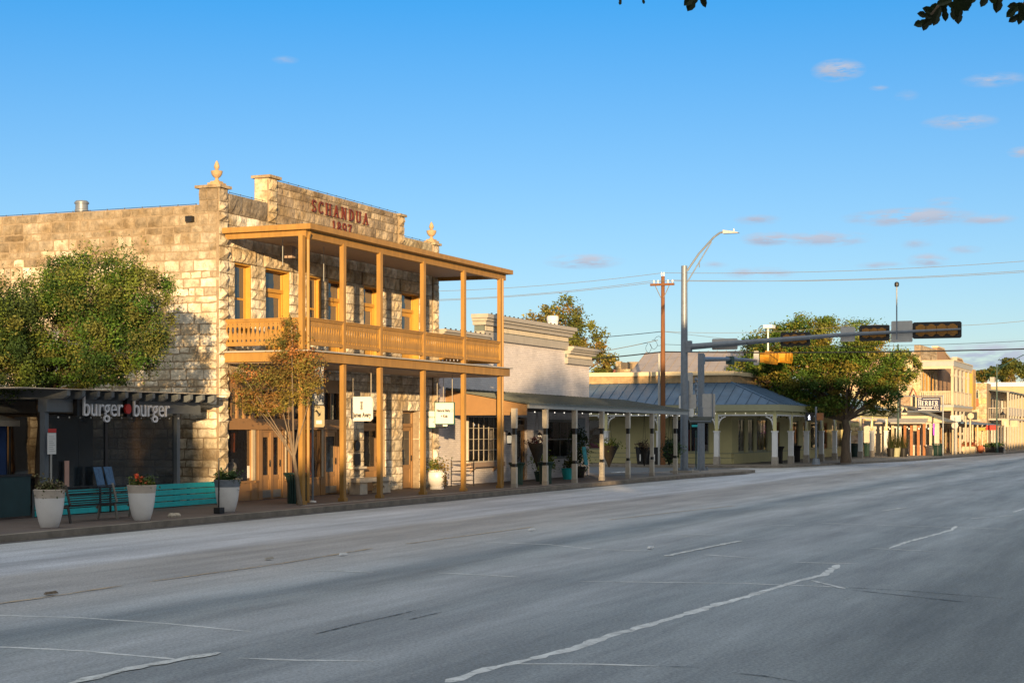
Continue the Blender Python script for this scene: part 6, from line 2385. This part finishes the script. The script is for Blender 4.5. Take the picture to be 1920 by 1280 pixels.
q.build('wall', 'post_grey', lb)
for h in hw: window(lb, PL('f', LYi), h[0], h[1], h[2], h[3], .05, 'white', 'glass', 1, 2, .08)
# flat white roofed building above
t = thing('flat_roof_building', 'long cream building with flat white roof behind the right balcony', 'building', (185, 28, 3))
xa = 180.
ya_, yb_ = YX(1847, xa), YX(1950, xa)
z_ = ZZ(724, xa, yb_)
MB().box(xa, xa + 20, yb_, ya_, .1, z_).build('wall', mat('cream_wall', (.44, .34, .2), .8, .08, 1), t)
MB().box(xa - .2, xa + 20, yb_, ya_ + .1, z_, z_ + .45).build('roof', 'roof_white', t)
MB().box(xa + 1, xa + 2.2, YX(1862, xa), YX(1854, xa), z_ + .45, z_ + 1.05).build('chimney', 'concrete', t)
# shop front clutter of the far block
t = thing('long_canopy', 'blue-grey shop canopy with cream fascia running along the far shops', 'canopy', (152, 18, 2.6))
q = MB()
xc0, xc1 = 143.0, XY(1874, 17.6)
q.hexa([(xc0, 17.5, 2.62), (xc1, 17.5, 2.62), (xc1, 20, 3.0), (xc0, 20, 3.0), (xc0, 17.5, 2.74), (xc1, 17.5, 2.74), (xc1, 20, 3.12), (xc0, 20, 3.12)])
q.build('roof_sheet', 'roof_blue', t)
for k, x in enumerate((146, 149.5, 153, 157)):
    MB().tube([(x, 17.6, .15), (x, 17.6, 2.62)], .08, 8).build('post', 'farcream', t)
for (p0, p1, ya0, yb0, mm, lab, x) in ((1828, 1849, 801, 807, 'ochre', 'narrow yellow sign band under the blue-grey far canopy', 152.), (1849, 1871, 797, 806, 'redsign', 'red sign band with dark centre under the far canopy', 154.), (1884, 1892, 788, 800, 'farcream', 'white square sign hanging at the last balcony, left', 156.), (1896, 1908, 788, 800, 'farcream', 'white square sign hanging at the last balcony, right', 158.)):
    o = thing('shop_sign', lab, 'sign', (x, YX(p0, x), 2.5))
    backsign(p0, p1, ya0, yb0, x, o, mm, .02, 'panel')
    q = MB()
    q.tube([(x + .03, YX(p0, x) - .1, ZZ(ya0, x, YX(p0, x))), (x + .03, YX(p0, x) - .1, ZZ(ya0, x, YX(p0, x)) + .3)], .02, 5)
    q.build('hanger', 'black', o)
# row of shop walls behind
t = thing('shop_row', 'row of sunlit cream shop fronts with doors under the far canopy', 'building', (155, 20, .15))
hh = [(141 + k * 2.3, 142.4 + k * 2.3, .5 if k % 2 else .15, 2.4) for k in range(8)]
q = MB()
wall_holes(q, PL('f', 20.3), 140.5, 160.2, .1, 3.2, 0, .2, hh)
q.build('wall', mat('cream_front', (.46, .36, .2), .8, .12, 2), t)
for k, h in enumerate(hh):
    if k % 2: window(t, PL('f', 20.3), *h, .05, 'orange_wood', 'glass', 2, 1, .08)
    else: door(t, PL('f', 20.3), *h, .05, 'orange_wood', 'shopglass', .4, 0)
MB().box(140.5, 160.2, 21.5, 22, .1, 3.2).build('back_wall', 'dark', t)
# black sign with white disc on cream posts
bx = 141.5
ya_, yb_ = YX(1808.5, bx), YX(1832, bx)
t = thing('disc_sign', 'black sign board with white round emblem on two cream posts at the far kerb', 'sign', (bx, (ya_ + yb_) / 2, .15))
backsign(1808.5, 1832, 772, 787, bx, t, 'ink', .02, 'panel')
zc_ = ZZ(779.5, bx, yb_)
yc_ = (ya_ + yb_) / 2
MB().tube([(bx - .01, yc_, zc_), (bx - .04, yc_, zc_)], .26, 20).build('disc', 'farcream', t)
MB().tube([(bx - .041, yc_, zc_), (bx - .045, yc_, zc_)], .1, 12).build('emblem', 'post_grey', t)
for p in (1810.5, 1819):
    y = YX(p, bx)
    MB().tube([(bx + .05, y, .15), (bx + .05, y, zc_)], .07, 8).build('post', 'farcream', t)
# back of stop sign
x = 139.
y = YX(1790.5, x)
t = thing('road_sign', 'grey backs of a rectangular and a round sign on one far post', 'road sign', (x, y, .15))
MB().tube([(x, y, .15), (x, y, 3.2)], .05, 8).build('post', 'galv', t)
backsign(1782, 1802, 778, 790, x, t)
MB().tube([(x, y, ZZ(797, x, y)), (x + .02, y, ZZ(797, x, y))], .29, 8).build('round_back', 'signback', t)
x = 148.
y = YX(1884, x)
t = thing('road_sign', 'pale square road sign back on post in front of the last balcony', 'road sign', (x, y, .15))
MB().tube([(x, y, .15), (x, y, 2.9)], .05, 8).build('post', 'signback', t)
backsign(1878, 1889, 786, 797, x, t, 'farcream')
# planters
def boxplanter(px0, px1, pyb, lab, m, pal, h=.7, fl=None, depth=.8):
    xg, yg = G((px0 + px1) / 2, pyb)
    ya2, yb2 = YX(px0, xg), YX(px1, xg)
    t = thing('planter_box', lab, 'planter', (xg, (ya2 + yb2) / 2, .15))
    q = MB()
    q.hexa([(xg, yb2 + .08, .15), (xg + depth, yb2 + .08, .15), (xg + depth, ya2 - .08, .15), (xg, ya2 - .08, .15), (xg, yb2, .15 + h), (xg + depth, yb2, .15 + h), (xg + depth, ya2, .15 + h), (xg, ya2, .15 + h)])
    q.build('box', m, t)
    yc = (ya2 + yb2) / 2
    plant('p', t, (xg + depth / 2, yc, .15 + h + .12), (depth * .6, (ya2 - yb2) / 2 * 1.05, .22), 700, .09, pal)
    return t


boxplanter(1804, 1829, 850, 'white planter box of red flowers at the far kerb', 'farcream', [(.25, .06, .03), (.3, .1, .04), (.1, .07, .03)], .62)
boxplanter(1846, 1882, 848, 'long dark planter of dense green bushes before the far shops', 'black', DARKG + [(.06, .1, .03)], .5)
x, y = G(1839, 849)
t = thing('ball_pot', 'round orange clay pot between the two far planters', 'plant pot', (x, y, .15))
MB().lathe((x, y, .15), [(.14, 0), (.27, .15), (.32, .34), (.27, .52), (.16, .62), (.18, .66)], 16).build('pot', 'terracotta', t, smooth=True)
x, y = G(1672, 857)
for i, (dx, lab) in enumerate(((0, 'dark pot with tall grass beside the last veranda post'), (1.2, 'tall grass pot directly at the dark lamp post'), (3.2, 'grassy pot in front of the first orange cafe post'))):
    px = (1671, 1680, 1694)[i]
    xx, y = G(px, 856)
    t = thing('grass_pot', lab, 'plant pot', (xx, y, .15), 'grass pots at the cafe')
    MB().lathe((xx, y, .15), [(.25, 0), (.36, .6), (.38, .66)], 14).build('pot', 'black' if i != 1 else 'olivetrim', t)
    q = MB()
    for k in range(70):
        a, r_ = random.uniform(0, 6.28), random.uniform(.1, .6)
        h = random.uniform(.7, 1.5)
        q.tint = random.choice([(.05, .06, .02), (.12, .11, .05), (.03, .05, .02)])
        q.add([(xx + .2 * math.cos(a), y + .2 * math.sin(a), .78), (xx + .2 * math.cos(a) + .04, y + .2 * math.sin(a) + .04, .78), (xx + r_ * math.cos(a), y + r_ * math.sin(a), .78 + h)], [(0, 1, 2)])
    q.build('grass', 'leaf', t)
# cafe chairs and bin
for i, px in enumerate((1723, 1732)):
    x, y = G(px, 853)
    t = thing('cafe_chair', 'pale metal cafe chair with rounded back, %s of the two' % ('left' if i == 0 else 'right'), 'chair', (x, y, .15), 'pale cafe chairs')
    q = MB()
    for (a, b) in ((-.22, -.2), (.22, -.2), (-.22, .2), (.22, .2)):
        q.tube([(x + a, y + b, .15), (x + a * .9, y + b * .9, .62)], .02, 5)
    q.build('leg_frame', 'signback', t)
    MB().box(x - .23, x + .23, y - .22, y + .22, .60, .64).build('seat', 'signback', t)
    q = MB()
    q.tube([(x - .2, y - .22, .62), (x - .25, y - .2, 1.0), (x - .25, y, 1.1), (x - .25, y + .2, 1.0), (x - .2, y + .22, .62)], .022, 5)
    for k in range(5): q.tube([(x - .24, y - .15 + k * .075, .64), (x - .25, y - .15 + k * .075, 1.05)], .01, 4)
    q.build('backrest', 'signback', t)
litter_bin(*G(1758, 854.5), 'dark litter bin under the right end of the cafe canopy', .95, .42)
# far trees
def fartree(name, lab, px, X, ztop_py, w_px, zb_py, n, pal, size=.16, seed=1):
    y = YX(px, X)
    zt_, zb_ = ZZ(ztop_py, X, y), ZZ(zb_py, X, y)
    w = w_px / F * (X * C + y * S) / C / 2
    h = (zt_ - zb_) / 2
    zc = (zt_ + zb_) / 2
    r = random.Random(seed)
    cl = [(X, y + r.uniform(-.55, .55) * w, zc + r.uniform(-.5, .5) * h, w * .5, w * .45, h * .5) for _ in range(6)]
    return tree(name, lab, 'tree', (X, y, 0), cl, n, size, pal, 2, .2, max(2, zb_ - .5), nsub=16, sig=.2, shell=.4, seed=seed, group='trees behind the far roofs')


fartree('far_tree', 'airy tree rising over the cream building left of the far lamp post', 1846, 215., 686, 50, 716, 3500, OLIVE + DARKG, .17, 3)
fartree('far_tree', 'small thin tree just left of the far lamp post', 1862, 230., 690, 22, 716, 1500, OLIVE + DARKG, .17, 4)
fartree('far_tree', 'large dark green tree above the flat roof at the right edge', 1905, 240., 670, 66, 722, 9000, GREEN + OLIVE, .2, 5)
fartree('far_tree', 'dark tree low behind the flat roof, cut by the right edge', 1930, 225., 676, 60, 724, 6000, GREEN, .2, 6)

# ================================================================ OPPOSITE SIDE OF THE STREET (unseen, behind and beside the camera; heights and crowns shaped to throw the shade)
ocm = mat('opposite_wall', (.34, .27, .2), .9, .15, 1)
opp = [(-140, -36, 8.5, 'unseen two-storey tan shop block across the street, sized for its shade, furthest behind the camera'), (-35.8, -24.6, 8.5, 'unseen tan shop across the street with plain parapet, sized for its shade'), (-24.4, -13.2, 7.5, 'unseen lower tan shop across the street, sized for its shade, next to the three-storey block'),
       (-2.5, 15.5, 14.6, 'unseen three-storey block across the street, sized for its shade, beside the camera'), (15.7, 31.5, 12.4, 'unseen tall block with lower parapet across the street, sized for its shade'), (31.7, 190, 6.5, 'unseen long low shop row across the street, sized for its shade')]
for (a, b, h, lab) in opp:
    t = thing('opposite_shade_block', lab, 'building', ((a + b) / 2, -14, .1), 'unseen shade-casting buildings across the street')
    PO = PL('f', 0)
    q = MB()
    q.box(a, b, -20, -8.0, .1, h)
    q.build('wall', ocm, t)
    q = MB()
    q.box(a - .1 if a != -24.4 else a, b, -20.1, -7.85, h, h + .12)
    q.build('parapet_cap', 'concrete', t)
    q = MB()
    x = a + 1
    while x < b - 2:
        for z in [.9] + ([4.6] if h > 7 else []) + ([8.6] if h > 12 else []):
            q.box(x, x + 1.4, -8.0, -7.97, z, z + 1.9)
        x += 3.2
    q.build('window_row', 'glass', t)
tree('oak_tree', 'unseen tall oak on the pavement across the street, crown shaped for its shade, left of the three-storey block', 'tree', (-9.5, -6.5, .15),
     [(-8.5, -7, 7.6, 2.4, 2.3, 2.0), (-5.6, -7, 9.6, 2.2, 2.2, 2.2), (-10.5, -6.6, 6.4, 1.8, 2.0, 1.6), (-3.8, -7.2, 10.6, 1.8, 2.0, 1.9)], 9000, .16, GREEN, 3, .3, 4, nsub=30, sig=.16)
tree('oak_tree', 'unseen oak across the street, placed to shade the pergola from far behind the camera', 'tree', (-38, -5.5, .15),
     [(-34.6, -5.5, 9.4, 2.8, 2.2, 1.5), (-38, -5.5, 9.3, 3.0, 2.2, 1.6), (-42, -5.5, 9.0, 3.0, 2.2, 1.5)], 12000, .16, GREEN, 3, .3, 4, nsub=30, sig=.16, seed=9)
# overhanging oak close to the camera: trunk beside the camera, twigs dropping into the top of the view
ov = thing('overhanging_oak', 'oak at the near kerb whose dark twigs hang into the top of the view', 'tree', (1.0, -3.2, .15))
q = MB()
q.tube([(1.0, -3.2, .15), (1.1, -3.1, 2.0), (1.2, -2.9, 4.2)], [.32, .26, .22], 12)
tips = []


def at(px, py, zc):
    xc = (px - 960) / F * zc
    return Vector((zc * C + xc * S, zc * S - xc * C, EYE + (HZ - py) / F * zc))


zc = 8.0
A_ = at(1760, -60, zc)
B_ = at(1905, -30, zc)
D_ = at(1300, -50, zc)
E_ = at(1165, -60, zc)
q.tube([(1.2, -2.9, 4.2), (3.5, -1.5, 5.0), (5.6, -.2, 4.9), A_ + Vector((.2, -.2, .25)), at(1840, -90, zc)], [.16, .12, .07, .03, .015], 8)
q.tube([(5.6, -.2, 4.9), at(1500, -160, zc), D_ + Vector((0, 0, .1)), E_], [.05, .03, .015, .008], 6)
twigs = [[(1840, -90), (1800, -40), (1775, -10), (1755, 18), (1738, 38)], [(1800, -40), (1795, -10), (1790, 12)], [(1840, -90), (1830, -40), (1812, -5)], [(1850, -90), (1862, -40), (1870, 0)], [(1930, -60), (1925, 0), (1910, 22)], [(1300, -50), (1304, -20), (1300, 4)], [(1165, -60), (1163, -20), (1163, 8)], [(1200, -60), (1205, -25), (1205, 0)]]
for tw in twigs:
    q.tube([at(a, b, zc) for a, b in tw], [.008 * (1 - .6 * i / len(tw)) + .002 for i in range(len(tw))], 5)
q.build('trunk', 'bark', ov, smooth=True)
vs, fs, ts_ = [], [], []
lv = [(1728, 44, 200), (1738, 42, 250), (1748, 36, 215), (1735, 30, 170), (1746, 24, 160), (1757, 30, 250), (1760, 14, 190), (1770, 22, 280), (1772, 4, 200), (1782, 8, 150), (1788, 22, 265), (1794, 14, 300), (1802, 6, 320), (1796, 26, 270), (1812, -2, 290), (1850, -4, 240), (1872, 2, 260), (1902, 18, 225), (1912, 30, 260), (1905, 34, 210), (1918, 22, 300), (1296, -2, 225), (1314, -4, 300), (1300, 2, 240), (1780, -6, 220), (1815, -12, 250), (1790, -12, 180), (1908, 12, 180), (1163, 4, 262), (1206, 1, 280), (1826, -8, 250), (1857, -10, 300)]
q = MB()
for (px, py, an) in lv:
    c0 = at(px, py, zc + random.uniform(-.25, .25))
    r_ = Vector((S, -C, 0))
    u_ = Vector((0, 0, 1))
    d_ = (r_ * math.cos(math.radians(an)) + u_ * math.sin(math.radians(an)) + Vector((C, S, 0)) * random.uniform(-.5, .5)).normalized()
    s_ = d_.cross(Vector((random.uniform(-.4, .4) + C, random.uniform(-.4, .4) + S, random.uniform(-.3, .3)))).normalized()
    ln_ = random.uniform(.045, .06) if px > 1210 else .02
    pr_ = [(-.9, .0), (-.5, .28), (-.1, .34), (.1, .28), (.35, .40), (.7, .30), (1, 0)]
    n_ = d_.cross(s_)
    tint_ = random.choice([(.02, .035, .012), (.03, .05, .018), (.018, .028, .012)])
    up_ = [c0 + d_ * a * ln_ + s_ * b * ln_ + n_ * abs(b) * ln_ * .3 for a, b in pr_]
    dn_ = [c0 + d_ * a * ln_ - s_ * b * ln_ + n_ * abs(b) * ln_ * .3 for a, b in pr_[1:-1]][::-1]
    poly = up_ + dn_
    m_n = len(poly)
    q.add([c0] + poly, [(0, 1 + i, 1 + (i + 1) % m_n) for i in range(m_n)], tint_)
q.build('leaves', 'leaf', ov)
p_, ids_, nk_ = clump_pts([(1.5, -3.5, 6.8, 3.0, 2.4, 1.6), (-1.5, -4, 6.5, 2.6, 2, 1.6)], 7000, 26, .18, .5)
leaf_mesh('crown', p_, .07, leaf_cols(ids_, nk_, GREEN), ov)
